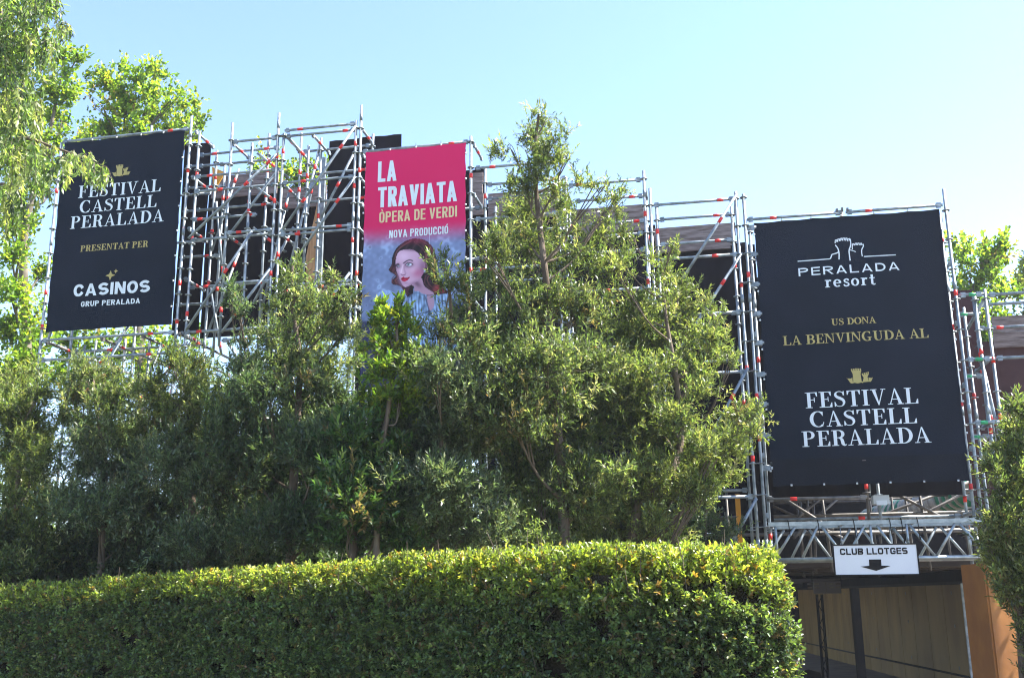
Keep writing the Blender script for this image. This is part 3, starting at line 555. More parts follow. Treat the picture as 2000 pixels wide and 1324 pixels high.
# poster
Pb = thing('banner', 'pink and grey opera poster with a portrait of a woman in a silver dress', 'banner', fac(-5.6, 5.3, -.06), 'hanging event banners', -TH)
pp = Panel(-.05, .012, 2.0)
def srgb(*c): c = np.array(c)/255.; return np.where(c < .04045, c/12.92, ((c+.055)/1.055)**2.4)
def inpoly(X, Y, P):
    P = np.array(P, float); r = np.zeros(X.shape, bool); j = len(P)-1
    for i in range(len(P)):
        c = ((P[i, 1] > Y) != (P[j, 1] > Y)) & (X < (P[j, 0]-P[i, 0])*(Y-P[i, 1])/(P[j, 1]-P[i, 1]+1e-12)+P[i, 0]); r ^= c; j = i
    return r
def closed(P, n=90): return spline(list(P)+[P[0]], n)
def art(S, Z):
    P = ORG + S[:, None]*ES - .05*EN + Z[:, None]*np.array([0, 0, 1.]); px, py = proj(P); X = (px-720)*6.305; Y = (py-450)*6.305
    rr = np.random.default_rng(3)
    def nz(fx, fy, n=7, sd=0):
        r = np.random.default_rng(sd); o = 0
        for i in range(n):
            a = r.uniform(0, 6.28); f = r.uniform(.5, 2); o = o+np.sin((X*math.cos(a)*fx+Y*math.sin(a)*fy)*f+r.uniform(0, 6))
        return o/n
    n1 = nz(.012, .012, 9, 1); n2 = nz(.05, .05, 9, 2); n3 = nz(.11, .02, 8, 4)
    grey = srgb(122, 134, 166); c = grey*(1+.35*n1[:, None]+.25*n2[:, None])
    lightp = np.clip((n1+n2*.6-.25)*3, 0, 1)[:, None]; c = c*(1-lightp*.6)+srgb(165, 185, 215)*lightp*.6
    dk = np.clip((n2-.42)*6, 0, 1)[:, None]; c = c*(1-dk*.45)
    low = np.clip((Y-1100+(X > 900)*210)/30, 0, 1)[:, None]; c = c*(1-low)+srgb(62, 64, 92)*(1+.3*n2[:, None])*low
    def put(poly, col, a=1.0):
        nonlocal c
        m = inpoly(X, Y, poly); c[m] = c[m]*(1-a)+np.asarray(col)*a
    def blob(x, y, rx, ry, col, a, ang=0, lim=None):
        nonlocal c
        ca, sa = math.cos(ang), math.sin(ang); u = ((X-x)*ca+(Y-y)*sa)/rx; v = (-(X-x)*sa+(Y-y)*ca)/ry
        g = np.exp(-(u*u+v*v))*a
        if lim is not None: g = g*lim
        c = c*(1-g[:, None])+np.asarray(col)*g[:, None]
    def line(pts, wd, col, a=1.0):
        nonlocal c
        pts = spline(pts, 30); d = np.full(X.shape, 1e9)
        for p in pts: d = np.minimum(d, (X-p[0])**2+(Y-p[1])**2)
        g = np.clip(1.3-np.sqrt(d)/wd, 0, 1)*a; c = c*(1-g[:, None])+np.asarray(col)*g[:, None]
    # silver sleeve on the left, behind
    slv = closed([(90, 820), (150, 750), (260, 740), (330, 800), (330, 900), (260, 960), (150, 960), (95, 910)]); m = inpoly(X, Y, slv); put(slv, srgb(146, 168, 205)); c[m] *= (1+.35*n3[m, None]); line([(100, 930), (170, 970), (300, 1010)], 10, srgb(60, 60, 95), .8)
    # hair
    hair = closed([(450, 128), (560, 98), (690, 118), (775, 190), (822, 300), (848, 420), (830, 500), (890, 600), (905, 690), (975, 750), (940, 785), (800, 790), (700, 760), (620, 700), (560, 690), (540, 800), (485, 825), (440, 760), (380, 680), (300, 668), (285, 620), (335, 560), (262, 510), (248, 480), (282, 425), (290, 330), (345, 215)], 160)
    put(hair, srgb(36, 22, 34)); hm = inpoly(X, Y, hair).astype(float)
    blob(760, 280, 60, 130, srgb(128, 52, 66), .75, .3, hm); blob(870, 720, 80, 60, srgb(150, 60, 62), .8, 0, hm); blob(320, 620, 50, 50, srgb(120, 66, 74), .7, 0, hm); blob(290, 470, 30, 40, srgb(118, 60, 66), .7, 0, hm); blob(640, 150, 110, 26, srgb(96, 46, 60), .6, .35, hm); blob(430, 720, 40, 70, srgb(104, 58, 68), .6, 0, hm)
    st = np.sin((X*.55+Y*.18)*.13+n1*5)*hm; c *= (1+.45*st[:, None]); c += (np.clip(st-.55, 0, 1)*.05)[:, None]*np.array([1, .5, .4])
    for k, P in enumerate(([(470, 150), (380, 210), (320, 330), (290, 430), (262, 490)], [(520, 130), (420, 190), (345, 260), (325, 350)], [(600, 125), (700, 190), (760, 300), (780, 420), (760, 520)], [(560, 140), (660, 220), (715, 330), (735, 400)], [(300, 500), (330, 540), (290, 600), (310, 650), (380, 680)], [(330, 520), (360, 580), (330, 620), (390, 660)], [(800, 430), (770, 520), (820, 600), (860, 660), (930, 740)], [(760, 540), (720, 600), (760, 680), (840, 730), (900, 770)], [(700, 560), (690, 640), (740, 700), (790, 760)], [(400, 690), (440, 740), (480, 800)], [(500, 700), (480, 760), (520, 790)], [(640, 120), (760, 200), (810, 330), (830, 430)])):
        line(P, 7+(k % 3)*2, srgb(122, 74, 76) if k % 2 else srgb(92, 52, 62), .75); line([(a+16, b+8) for a, b in P], 6, srgb(20, 12, 24), .7)
    # neck, shoulders
    put(closed([(515, 660), (640, 580), (690, 690), (800, 770), (760, 800), (640, 770), (560, 740), (565, 700)]), srgb(172, 138, 158)); blob(600, 660, 60, 30, srgb(96, 60, 84), .75, .7)
    dress = closed([(490, 850), (540, 790), (600, 745), (690, 790), (830, 790), (950, 782), (1010, 860), (1020, 1000), (1040, 1500), (240, 1500), (330, 1180), (420, 1080), (480, 960)], 120)
    m = inpoly(X, Y, dress); c[m] = srgb(128, 150, 180)*np.clip(1+1.1*n3[m, None]+.6*n2[m, None], .2, 2.2)
    put(closed([(715, 800), (790, 805), (805, 930), (750, 985), (728, 900)]), srgb(170, 140, 160)); line([(690, 800), (720, 900), (750, 1000)], 9, srgb(70, 60, 90), .85); line([(590, 1030), (700, 1010), (740, 990)], 8, srgb(56, 52, 74), .8)
    line([(480, 830), (580, 770), (680, 800)], 9, srgb(96, 112, 140), .8); line([(720, 800), (830, 790), (930, 775)], 8, srgb(60, 40, 60), .7); line([(830, 810), (880, 860), (920, 900)], 6, srgb(80, 80, 110), .7)
    line([(600, 1060), (560, 1200), (540, 1400)], 16, srgb(180, 205, 230), .6); line([(660, 1060), (670, 1200), (690, 1400)], 12, srgb(185, 208, 232), .6); line([(480, 1100), (450, 1250)], 14, srgb(90, 105, 135), .6)
    # face
    face = closed([(338, 330), (372, 262), (460, 232), (560, 246), (640, 320), (690, 400), (690, 480), (655, 560), (600, 625), (530, 668), (465, 697), (425, 685), (392, 625), (368, 560), (345, 500), (333, 410)], 120)
    put(face, srgb(196, 160, 182)); fm = inpoly(X, Y, face).astype(float)
    blob(670, 470, 60, 150, srgb(120, 78, 108), .75, 0, fm); blob(600, 525, 70, 60, srgb(178, 96, 130), .7, 0, fm); blob(430, 320, 70, 50, srgb(214, 184, 204), .7, 0, fm); blob(400, 500, 30, 50, srgb(216, 186, 204), .6, 0, fm); blob(540, 480, 40, 40, srgb(208, 170, 190), .6, 0, fm); blob(550, 655, 80, 26, srgb(130, 86, 112), .6, -.5, fm); blob(500, 240, 130, 16, srgb(110, 74, 96), .6, .1, fm)
    blob(715, 420, 26, 42, srgb(158, 112, 134), .9); blob(690, 500, 10, 16, srgb(200, 210, 225), .8)
    blob(495, 425, 52, 30, srgb(84, 54, 80), .95, -.1); blob(360, 440, 30, 28, srgb(80, 52, 76), .95); blob(395, 640, 26, 60, srgb(150, 112, 140), .6, -.4); blob(365, 540, 16, 80, srgb(150, 112, 138), .5, -.2)
    put(closed([(455, 425), (480, 405), (520, 410), (530, 425), (495, 440)]), srgb(214, 218, 232)); blob(488, 420, 17, 17, srgb(20, 18, 30), 1.0); put(closed([(345, 440), (362, 428), (380, 438), (364, 450)]), srgb(200, 200, 220)); blob(360, 440, 10, 11, srgb(18, 16, 26), 1.0)
    line([(452, 424), (482, 400), (522, 404), (545, 420)], 6, srgb(20, 14, 26)); line([(338, 436), (360, 424), (384, 436)], 5, srgb(24, 16, 28))
    line([(428, 405), (465, 378), (505, 364), (540, 374)], 8, srgb(48, 30, 46)); line([(332, 428), (350, 414), (372, 412)], 6, srgb(60, 40, 56))
    line([(425, 420), (408, 480), (398, 530)], 8, srgb(226, 200, 216), .6); line([(398, 540), (420, 552), (452, 544)], 7, srgb(126, 78, 104), .9); line([(446, 430), (440, 480), (456, 530)], 12, srgb(158, 118, 144), .5)
    put(closed([(398, 590), (428, 574), (455, 583), (506, 576), (486, 606), (442, 632), (410, 618)]), srgb(168, 24, 66)); line([(404, 594), (440, 598), (500, 582)], 4, srgb(84, 10, 34)); blob(450, 612, 20, 8, srgb(214, 80, 112), .7); blob(460, 650, 30, 10, srgb(150, 108, 134), .6)
    # pink field above, fading into the photograph printed below
    _, za = fp(800, 436); _, zb_ = fp(800, 486)
    g = np.clip((za-Z)/(za-zb_), 0, 1); g = (g*g*(3-2*g))[:, None]; c = np.array([.58, .010, .115])*(1-g)+c*g
    line([(748, 60), (748, 100), (748, 165)], 4, srgb(190, 190, 215), .8)
    return np.clip(1.25*c**1.14, 0, 1)
pm, n_, b_, o_ = new_mat('printed_poster'); at = n_.nodes.new('ShaderNodeAttribute'); at.attribute_name = 'tint'; n_.links.new(at.outputs['Color'], b_.inputs['Base Color']); b_.inputs['Roughness'].default_value = .7; b_.inputs['Specular IOR Level'].default_value = .25
sheet_mesh(pp, -6.53, -4.71, 4.95, 9.20, 'sheet', pm, Pb, 200, 430, tint=art)
cond = lambda c: sans(c, .46, .155, 4.0)
condb = lambda c: sans(c, .46, .185, 4.0)
pp.text('LA', q3(153, 308), q3(250, 300), q3(152, 202), condb, Pb, 'white', track=.08, label='bold white condensed title, upper line')
pp.text('TRAVIATA', q3(153, 438), q3(563, 407), q3(150, 334), condb, Pb, 'white', track=.07, label='bold white condensed title, lower line')
pp.text('ÒPERA DE VERDI', q3(160, 517), q3(563, 486), q3(162, 461), cond, Pb, 'cream', track=.09, space=.25, label='sand coloured condensed line below the title')
pp.text('NOVA PRODUCCIÓ', q3(211, 597), q3(517, 572), q3(211, 557), cond, Pb, 'white', track=.1, space=.25, label='small white condensed line above the portrait')
toggles(Pb, [fac(s, 9.19, -.06) for s in (-6.07, -5.6, -5.15)]+[fac(-4.71, z, -.06) for z in np.arange(5.7, 9.1, .47)]+[fac(-6.53, z, -.06) for z in np.arange(5.7, 9.1, .47)])
# right banner
Rb = thing('banner', 'largest navy banner, right of the shrubs, with white castle outline and gold and white lettering', 'banner', fac(1.4, 3.1, -.03), 'hanging event banners', -TH)
pr = Panel(.03, .022, 3.0); pr2 = Panel(.036, .022, 3.0)
sheet_mesh(pr, .01, 2.83, 3.565, 7.38, 'sheet', MT['navy'], Rb)
sheet_mesh(pr2, .035, 2.82, 3.17, 3.60, 'lower_strip', MT['navy2'], Rb, 40, 14)
pr.text('PERALADA', q5(397, 597), q5(1050, 555), q5(394, 545), lambda c: sans(c, .95, .17, 2.2), Rb, 'white', track=.28, label='wide white capitals under the castle outline')
pr.text('resort', q5(567, 670), q5(895, 651), q5(565, 603), slab, Rb, 'white', track=.14, label='white lower case slab serif word')
pr.text('US DONA', q5(610, 913), q5(898, 897), q5(608, 871), lambda c: didone(c, .18, .06), Rb, 'gold', track=.02, label='small gold serif line')
pr.text('LA BENVINGUDA AL', q5(297, 1041), q5(1240, 991), q5(294, 981), lambda c: didone(c, .18, .055), Rb, 'gold', track=.03, label='long gold serif line')
pr.text('FESTIVAL', q6(575, 388), q6(1305, 357), q6(570, 287), didone, Rb, 'white', label='white serif word, the first of three lines')
pr.text('CASTELL', q6(605, 510), q6(1297, 484), q6(603, 410), didone, Rb, 'white', label='white serif word, the second of three lines')
pr.text('PERALADA', q6(553, 638), q6(1385, 608), q6(547, 538), didone, Rb, 'white', label='white serif word, the third and widest line')
a, zb = fp(*q6(838, 225), .03); b1, _ = fp(*q6(1010, 218), .03); castle(pr, a, b1, zb-.01, Rb)
def pline(pts, wd):
    P = [fp(*q5(*p), .03) for p in pts]; return strip(P, wd)
O = []
O += pline([(390, 500), (598, 486)], .016)+pline([(818, 470), (1025, 457)], .016)
O += pline(spline([(600, 486), (608, 468), (612, 458), (645, 447), (652, 440)], 14), .018)+pline(spline([(657, 490), (657, 450), (650, 420), (636, 400), (632, 398)], 16), .018)+pline(spline([(729, 497), (724, 460), (722, 430), (732, 400), (733, 385)], 16), .018)
for i in range(6):
    t0 = i/6.; x0 = 632+t0*98; y0 = 372-20*math.sin(math.pi*(.12+t0*.7)); O += pline([(x0, y0+16), (x0+1, y0), (x0+10, y0-2), (x0+11, y0+9), (x0+17, y0+8)], .014)
O += pline([(632, 384), (632, 374)], .015)+pline([(730, 356), (733, 386)], .016)+pline(spline([(728, 428), (745, 432), (766, 440)], 8), .014)+pline(spline([(744, 424), (742, 410), (744, 398)], 8), .014)
for i in range(4):
    t0 = i/4.; x0 = 744+t0*66; y0 = 392-8*math.sin(math.pi*(.15+t0*.7)); O += pline([(x0, y0+12), (x0+1, y0), (x0+9, y0-1), (x0+10, y0+8), (x0+16, y0+7)], .013)
O += pline(spline([(812, 388), (815, 402), (804, 425), (804, 450), (808, 468)], 14), .016)
pr.polys(O, 'castle_outline', 'white', Rb)
toggles(Rb, [fac(s, 7.37, .0) for s in (.45, .9, 1.35, 1.85, 2.35)]+[fac(2.84, z, .0) for z in np.arange(3.4, 7.2, .47)]+[fac(.01, z, .0) for z in np.arange(3.4, 7.2, .47)]+[fac(s, 3.18, .0) for s in np.arange(.3, 2.8, .47)])
# ------------------------------------------------------------------ gate truss, sign, passage
TR = thing('truss_girder', 'silver lattice truss girder spanning the passage below the large navy banner', 'truss', fac(1.4, 2.05, -.1), None, -TH)
for t in (-.10, .62):
    b = MB(); b.fbox(-.08, 3.0, 2.575, 2.635, t-.025, t+.025); b.build('top_chord', MT['alu'], TR)
    b = MB(); b.tube(fac(-.08, 2.09, t), fac(3.0, 2.09, t), .03); b.build('bottom_chord', MT['alu'], TR)
    b = MB()
    xs = [.22, .62, 1.02]
    for (s0, z0, s1, z1) in ((.02, 2.58, .02, 2.1), (.38, 2.12, .62, 2.56), (.68, 2.56, .96, 2.12), (1.0, 2.12, 1.28, 2.56), (1.36, 2.58, 1.36, 2.12), (1.45, 2.56, 1.72, 2.12), (1.86, 2.58, 1.86, 2.12), (1.9, 2.56, 2.2, 2.12), (2.24, 2.12, 2.52, 2.56), (2.58, 2.56, 2.9, 2.12), (2.96, 2.58, 2.96, 2.1), (.0, 2.12, .3, 2.56)):
        o = 0 if t < 0 else -.12; b.tube(fac(s0+o, z0, t), fac(s1+o, z1, t), .02)
    b.build('lattice', MT['alu'], TR)
b = MB()
for s in (.0, 1.0, 2.0, 2.95): b.tube(fac(s, 2.6, -.1), fac(s, 2.6, .62), .02); b.tube(fac(s, 2.09, -.1), fac(s, 2.09, .62), .02)
b.build('cross_tube', MT['alu'], TR)
b = MB()
for s, d in ((.2, .1), (.62, .06), (1.12, .12), (1.62, .1), (1.78, .2), (2.0, .16)):
    P = [fac(s, 2.66, -.14), fac(s+.01, 2.6, -.15), fac(s+.02, 2.5-d, -.14), fac(s+.05, 2.48-d*.4, -.13)]; b.path(P, [.007]*4, 0, 5)
b.build('cable_tie', MT['black'], TR)
SG = thing('hanging_sign', 'white rectangular sign with black words and a downward arrow hanging from the truss', 'sign', fac(1.4, 1.85, -.2), None, -TH)
ts = -.20; (sa, za), (sb, zb2) = fp(1628, 1066, ts), fp(1789, 1062, ts); _, zc = fp(1632, 1122, ts); zt = (za+zb2)/2
b = MB(); b.fbox(sa, sb, zc, zt, ts, ts+.03); b.build('board', MT['signw'], SG)
b = MB(); e = .018
for q in ((sa-e, sb+e, zt, zt+e), (sa-e, sb+e, zc-e, zc), (sa-e, sa, zc, zt), (sb, sb+e, zc, zt)): b.fbox(*q, ts-.008, ts+.04)
b.build('frame', MT['black'], SG)
ps = Panel(ts); ps.text('CLUB LLOTGES', q7(503, 572), q7(915, 566), q7(503, 533), lambda c: sans(c, .88, .235, 5.0), SG, 'black', track=.13, space=.45, label='black square cut capitals')
def ap(x, y): return fp(*q7(x, y), ts)
A1 = [ap(678, 600), ap(752, 599), ap(755, 641), ap(680, 642)]; A2 = [ap(625, 643), ap(722, 669), ap(811, 639), ap(755, 637), ap(680, 638)]
ps.polys([A1, [A2[0], A2[1], A2[4]], [A2[1], A2[3], A2[4]], [A2[1], A2[2], A2[3]]], 'arrow', 'black', SG)
b = MB()
for s in (sa+.12, sb-.1): b.tube(fac(s, zt+.01, ts+.015), fac(s, zt+.3, -.12), .006, 0, 5); b.tube(fac(s, zt+.05, ts), fac(s, zt+.09, ts), .016, 0, 6)
b.build('hanger', MT['steel'], SG)
# flood light box under the banner
FB = thing('floodlight', 'small grey floodlight box on the tube under the large navy banner', 'floodlight', fac(1.75, 2.9, .4)); b = MB()
s0, z1 = fp(1705, 967, .4); s1, z0 = fp(1738, 983, .4); b.fbox(s0, s1, z0, z1, .4, .62); b.build('housing', MT['plastic'], FB)
b = MB(); b.fbox(s0+.04, s1-.04, z0-.02, z0+.05, .385, .41); b.build('lens', MT['signw'], FB)
b = MB(); b.tube(fac((s0+s1)/2-.14, z1, .5), fac((s0+s1)/2-.14, z1+.25, .5), .012); b.build('bracket', MT['steel'], FB)
# passage wall of ochre panels
WL = thing('passage_wall', 'long ochre panelled wall running back along the passage', 'wall', (9.5, 28, gz(28)))
wa = yp(1880, 1150, 19.4); wb = yp(1560, 1162, 40.0); zl = 1.75
d = np.array([wb[0]-wa[0], wb[1]-wa[1], 0]); Lw = np.linalg.norm(d); d /= Lw; nrm = np.array([-d[1], d[0], 0])
n = 17
for i in range(n):
    a0 = wa+d*Lw*i/n; a1 = wa+d*Lw*(i+1)/n; zb0 = gz(a0[1]); c = (a0+a1)/2; c[2] = (zl+zb0)/2
    b = MB(); b.box(c, d*(Lw/n/2-.012), nrm*-.03, np.array([0, 0, (zl-zb0)/2])); b.build('panel', MT['ochre'], WL)
b = MB()
for f in (.03, .2, .37, .55, .72):
    for zz in (.25, 1.0, 1.6): c = wa+d*Lw*f+nrm*.032; c[2] = zz; b.box(c, d*.03, nrm*.004, [0, 0, .03])
b.build('fixing_plates', MT['steel_old'], WL)
b = MB(); c = (wa+wb)/2; c[2] = (zl+gz(30))/2; b.box(c-nrm*.05*-1*-1, d*Lw/2, nrm*.012, np.array([0, 0, 1.02])); b.build('backing', MT['black'], WL)
b = MB(); c = (wa+wb)/2; c[2] = zl+.03; b.box(c, d*Lw/2, nrm*.05, np.array([0, 0, .025])); b.build('cap_rail', MT['black'], WL)
b = MB(); c = (wa+wb)/2-nrm*.2; c[2] = zl+.2; b.box(c, d*(Lw/2), nrm*.01, [0, 0, .24]); b.build('sky_block_sheet', MT['cloth'], WL)  # dark sheet added over the wall to shut out the bright sky
b = MB()
for zz in (.34,):
    b.tube(wa+nrm*.06-[0, 0, wa[2]-zz-gz(19)], wb+nrm*.06-[0, 0, wb[2]-zz-gz(40)], .02)
b.build('kick_rail', MT['black'], WL)
b = MB(); c = wa-d*.04; c[2] = .75; b.box(c, d*.025, nrm*.04, [0, 0, 1.02]); b.build('edge_trim', MT['steel'], WL)
OP = thing('hoarding', 'folded orange hoarding beside the passage, behind the shrub at lower right', 'hoarding', fac(3.0, G0, .6), None, -TH)
o0 = yp(1879, 1106, 15.4); o1 = yp(1924, 1112, 14.5); o2 = yp(2080, 1100, 14.9)
for p0, p1, zt_ in ((o0, o1, 1.99), (o1, o2, 1.94)):
    dd = p1-p0; dd[2] = 0; L_ = np.linalg.norm(dd); dd /= L_; nn = np.array([-dd[1], dd[0], 0]); c = (p0+p1)/2; z0 = gz(16); c[2] = (zt_+z0)/2
    b = MB(); b.box(c, dd*(L_/2-.004), nn*.02, [0, 0, (zt_-z0)/2]); b.build('board', MT['orange'], OP)
# dark posts standing in the passage
def post(u0, v0, u1, Y, wd, label, lattice=False, v1=1145):
    p1 = yp(u0, v0, Y); z0 = gz(Y); t_ = thing('dark_post', label, 'post', (p1[0], p1[1], z0)); b = MB(); top = p1[2]; x = p1[0]
    if lattice:
        for dx in (-wd, wd):
            for dy in (-wd, wd): b.tube((x+dx, Y+dy, z0), (x+dx, Y+dy, top), .016)
        z = z0+.1; k = 0
        while z < top-.2:
            b.tube((x-wd if k % 2 else x+wd, Y-wd, z), (x+wd if k % 2 else x-wd, Y-wd, z+.22), .010, 0, 5); z += .22; k += 1
        b.build('lattice_mast', MT['black'], t_)
    else:
        b.box((x, Y, (top+z0)/2), (wd, 0, 0), (0, wd, 0), (0, 0, (top-z0)/2)); b.build('shaft', MT['black'], t_)
    b = MB(); b.box((x, Y, z0+.02), (wd*2, 0, 0), (0, wd*2, 0), (0, 0, .02)); b.build('base_plate', MT['black'], t_)
post(1668, 1148, 1685, 17.6, .06, 'thick black square post standing in the passage in front of the ochre wall')
post(1600, 1160, 1607, 24.0, .055, 'slim black lattice mast farther back in the passage', True)
NB = thing('notice_board', 'small dim grey notice board hanging above the far end of the passage', 'notice board', yp(1614, 1158, 22.0)); p0 = yp(1588, 1135, 22.0); p1 = yp(1643, 1158, 22.0); c = (p0+p1)/2
b = MB(); b.box(c, [(p1[0]-p0[0])/2, 0, 0], [0, .02, 0], [0, 0, (p0[2]-p1[2])/2]); b.build('board', mat('dim_grey_board', (.10, .10, .12), .6), NB)
b = MB()
for i in range(2):
    for j in range(2):
        for k in range(2): b.box(c+[-.36+i*.44+j*.14, -.024, .07-k*.07], [.05, 0, 0], [0, .003, 0], [0, 0, .018])
b.box(c+[-.03, -.024, 0], [.006, 0, 0], [0, .003, 0], [0, 0, .1]); b.build('marking', MT['steel_old'], NB)
b = MB(); b.tube(c+[-.3, 0, .12], c+[-.3, 0, .4], .01); b.tube(c+[.3, 0, .12], c+[.3, 0, .4], .01); b.build('hanger', MT['black'], NB)
BG = thing('rolled_bundle', 'black rolled cable bundle lying on the passage floor by the hedge end', 'cable bundle', yp(1578, 1288, 22.5)); b = MB(); c = yp(1578, 1288, 22.5); c[2] = gz(22.5)+.14
b.path([c+[-.32, 0, -.02], c+[-.2, 0, .02], c+[0, .02, .04], c+[.2, 0, .0], c+[.26, 0, -.02]], [.05, .13, .15, .13, .03], 0, 10); b.build('roll', MT['black'], BG)
b = MB(); b.path([c+[-.3, 0, 0], c+[-.6, .1, .15], c+[-.9, .2, -.05]], [.02, .015, .015]); b.build('loose_cable', MT['black'], BG)
# corrugated duct seen under the large banner
DU = thing('ventilation_duct', 'thick corrugated green duct with pale rings slanting behind the tubes under the large banner', 'duct', yp(1790, 990, 23))
p0 = yp(1700, 1018, 24.0); p1 = yp(1900, 958, 19.2); nn = 18
for i in range(nn):
    f0, f1 = i/nn, (i+.94)/nn; c0 = p0+(p1-p0)*f0; c1 = p0+(p1-p0)*f1; cm = (c0+c1)/2; b = MB()
    b.path([c0, c0*.7+c1*.3, c0*.3+c1*.7, c1], [.20, .27, .275, .20], 1 if 8 <= i <= 13 or i == 3 else 0, 16); ca = c0*.82+c1*.18; b.tube(c0, ca, .296, 1, 16); b.build('duct_ring', [MT['duct'], MT['ductw']], DU)
b = MB(); b.tube(p0-[0, 0.2, .33], p1-[0, .2, .33], .035); b.tube(p0-[0.0, .45, -.2], p1-[0, .45, -.2], .024); b.build('carrier_rail', MT['steel_old'], DU)
# crowd barrier and orange strut left of the gate
CB = thing('crowd_barrier', 'low steel barrier with upright bars behind the clipped hedge', 'barrier', yp(1400, 1090, 17.5)); c = yp(1400, 1042, 17.5); zz = c[2]; x0 = yp(1345, 1042, 17.5)[0]; x1 = yp(1440, 1042, 17.5)[0]
b = MB(); b.tube((x0, 17.5, zz), (x1, 17.5, zz), .02); b.tube((x0, 17.5, zz-.9), (x1, 17.5, zz-.9), .02); b.tube((x0, 17.5, zz), (x0, 17.5, gz(17.5)), .02); b.tube((x1, 17.5, zz), (x1, 17.5, gz(17.5)), .02); b.build('frame', MT['steel'], CB)
b = MB()
for x in np.linspace(x0, x1, 10)[1:-1]: b.tube((x, 17.5, zz), (x, 17.5, zz-.9), .008, 0, 6)
b.build('upright_bars', MT['steel'], CB)
OS = thing('orange_prop', 'orange steel prop standing upright left of the gate posts', 'prop', yp(1441, 1080, 16.9)); t_ = yp(1440, 965, 16.9)
b = MB(); b.box((t_[0], 16.9, (t_[2]+1.9)/2), (.035, 0, 0), (0, .03, 0), (0, 0, (t_[2]-1.9)/2)); b.build('outer_tube', MT['yellow'], OS)
b = MB(); b.tube((t_[0], 16.9, gz(17)), (t_[0], 16.9, 1.95), .025); b.box((t_[0], 16.9, gz(17)+.01), (.08, 0, 0), (0, .08, 0), (0, 0, .01)); b.build('inner_tube', MT['orange'], OS)
# ------------------------------------------------------------------ foliage
def unit(a): return a/np.maximum(np.linalg.norm(a, axis=-1, keepdims=True), 1e-9)
def leaf_geo(B, D, L, W, col, kind=4, fold=.25, upb=None, rg=rng):
    n = len(B); r = rg.normal(size=(n, 3))*.55 + np.array([0, 0, 1.]) if upb is None else upb
    sd = unit(np.cross(D, r)); nm = unit(np.cross(sd, D))
    L = L[:, None]; W = W[:, None]
    if kind == 4:
        V = np.stack([B, B+D*L*.45+sd*W*.5+nm*W*fold, B+D*L-nm*L*.06, B+D*L*.45-sd*W*.5+nm*W*fold], 1)
        f = (np.arange(n)[:, None]*4+np.arange(4)); F = [f]; k = 4
    else:
        V = np.stack([B, B+D*L*.30+sd*W*.46+nm*W*fold, B+D*L*.68+sd*W*.42+nm*W*fold*.8, B+D*L-nm*L*.08, B+D*L*.68-sd*W*.42+nm*W*fold*.8, B+D*L*.30-sd*W*.46+nm*W*fold], 1)
        i = np.arange(n)[:, None]*6; F = [np.concatenate([i+np.array([0, 1, 2, 3]), i+np.array([0, 3, 4, 5])])]; k = 6
    return V.reshape(-1, 3), F, np.repeat(col, k, 0)
def twigs(C, D, k, gap, L, W, ang, cols, kind=4, rg=rng, jit=.25, fold=.25, stems=True, droop=0.0):
    """C twig starts (n,3), D directions; k leaves on each; cols (n,3) tint of each twig"""
    n = len(C); a = unit(np.cross(D, rg.normal(size=(n, 3)))); b = np.cross(D, a)
    j = np.arange(k); ph = j*2.4+rg.uniform(0, 6.28, (n, 1)); rad = np.cos(ph)[..., None]*a[:, None]+np.sin(ph)[..., None]*b[:, None]
    al = ang*(1-.45*j/k)[None, :, None]+rg.normal(size=(n, k, 1))*.2
    LD = unit(D[:, None]*np.cos(al)+rad*np.sin(al)+rg.normal(size=(n, k, 3))*jit*.5+np.array([0, 0, -droop])); B = C[:, None]+D[:, None]*(j*gap)[None, :, None]
    sz = rg.uniform(.7, 1.15, (n, k)); cc = cols[:, None]*rg.uniform(.5, 1.5, (n, k, 1))*(1+rg.normal(size=(n, k, 3))*.06)
    V, F, T = leaf_geo(B.reshape(-1, 3), LD.reshape(-1, 3), (L*sz).ravel(), (W*sz).ravel(), np.clip(cc.reshape(-1, 3), .003, 1), kind, fold, rg=rg)
    if stems:
        r = .0028; e = C+D*gap*(k-1); S = np.stack([C+a*r, C-a*.5*r+b*.87*r, C-a*.5*r-b*.87*r, e], 1).reshape(-1, 3); i = np.arange(n)[:, None]*4+len(V)
        F = F+[np.concatenate([i+np.array([0, 1, 3]), i+np.array([1, 2, 3]), i+np.array([2, 0, 3])])]
        V = np.vstack([V, S]); T = np.vstack([T, np.tile([.05, .04, .025], (4*n, 1))])
    return V, F, T
def merge(parts):
    V = []; T = []; by = {}; o = 0
    for v, F, t in parts:
        for f in F: by.setdefault(f.shape[1], []).append(f+o)
        V.append(v); T.append(t); o += len(v)
    return np.vstack(V), [np.concatenate(x) for x in by.values()], np.vstack(T)
def noise3(P, f, sd):
    r = np.random.default_rng(sd); o = 0
    for i in range(6):
        k = r.normal(size=3)*f; o = o+np.sin(P@k+r.uniform(0, 6.28))
    return o/6
PAL = {
 'olive': [(.112, .150, .052), (.145, .182, .066), (.058, .088, .034), (.225, .240, .120)],
 'grey': [(.120, .162, .086), (.150, .196, .102), (.068, .102, .058), (.210, .230, .140)],
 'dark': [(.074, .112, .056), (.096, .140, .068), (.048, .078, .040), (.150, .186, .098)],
 'bright': [(.130, .195, .030), (.175, .240, .038), (.078, .135, .028), (.260, .270, .042)],
 'laurel': [(.054, .112, .034), (.080, .152, .042), (.038, .078, .026), (.130, .190, .052)],
 'euc': [(.105, .158, .052), (.145, .200, .066), (.055, .088, .036), (.215, .240, .105)],
 'warm': [(.130, .168, .052), (.170, .202, .062), (.066, .094, .034), (.250, .258, .115)],
}
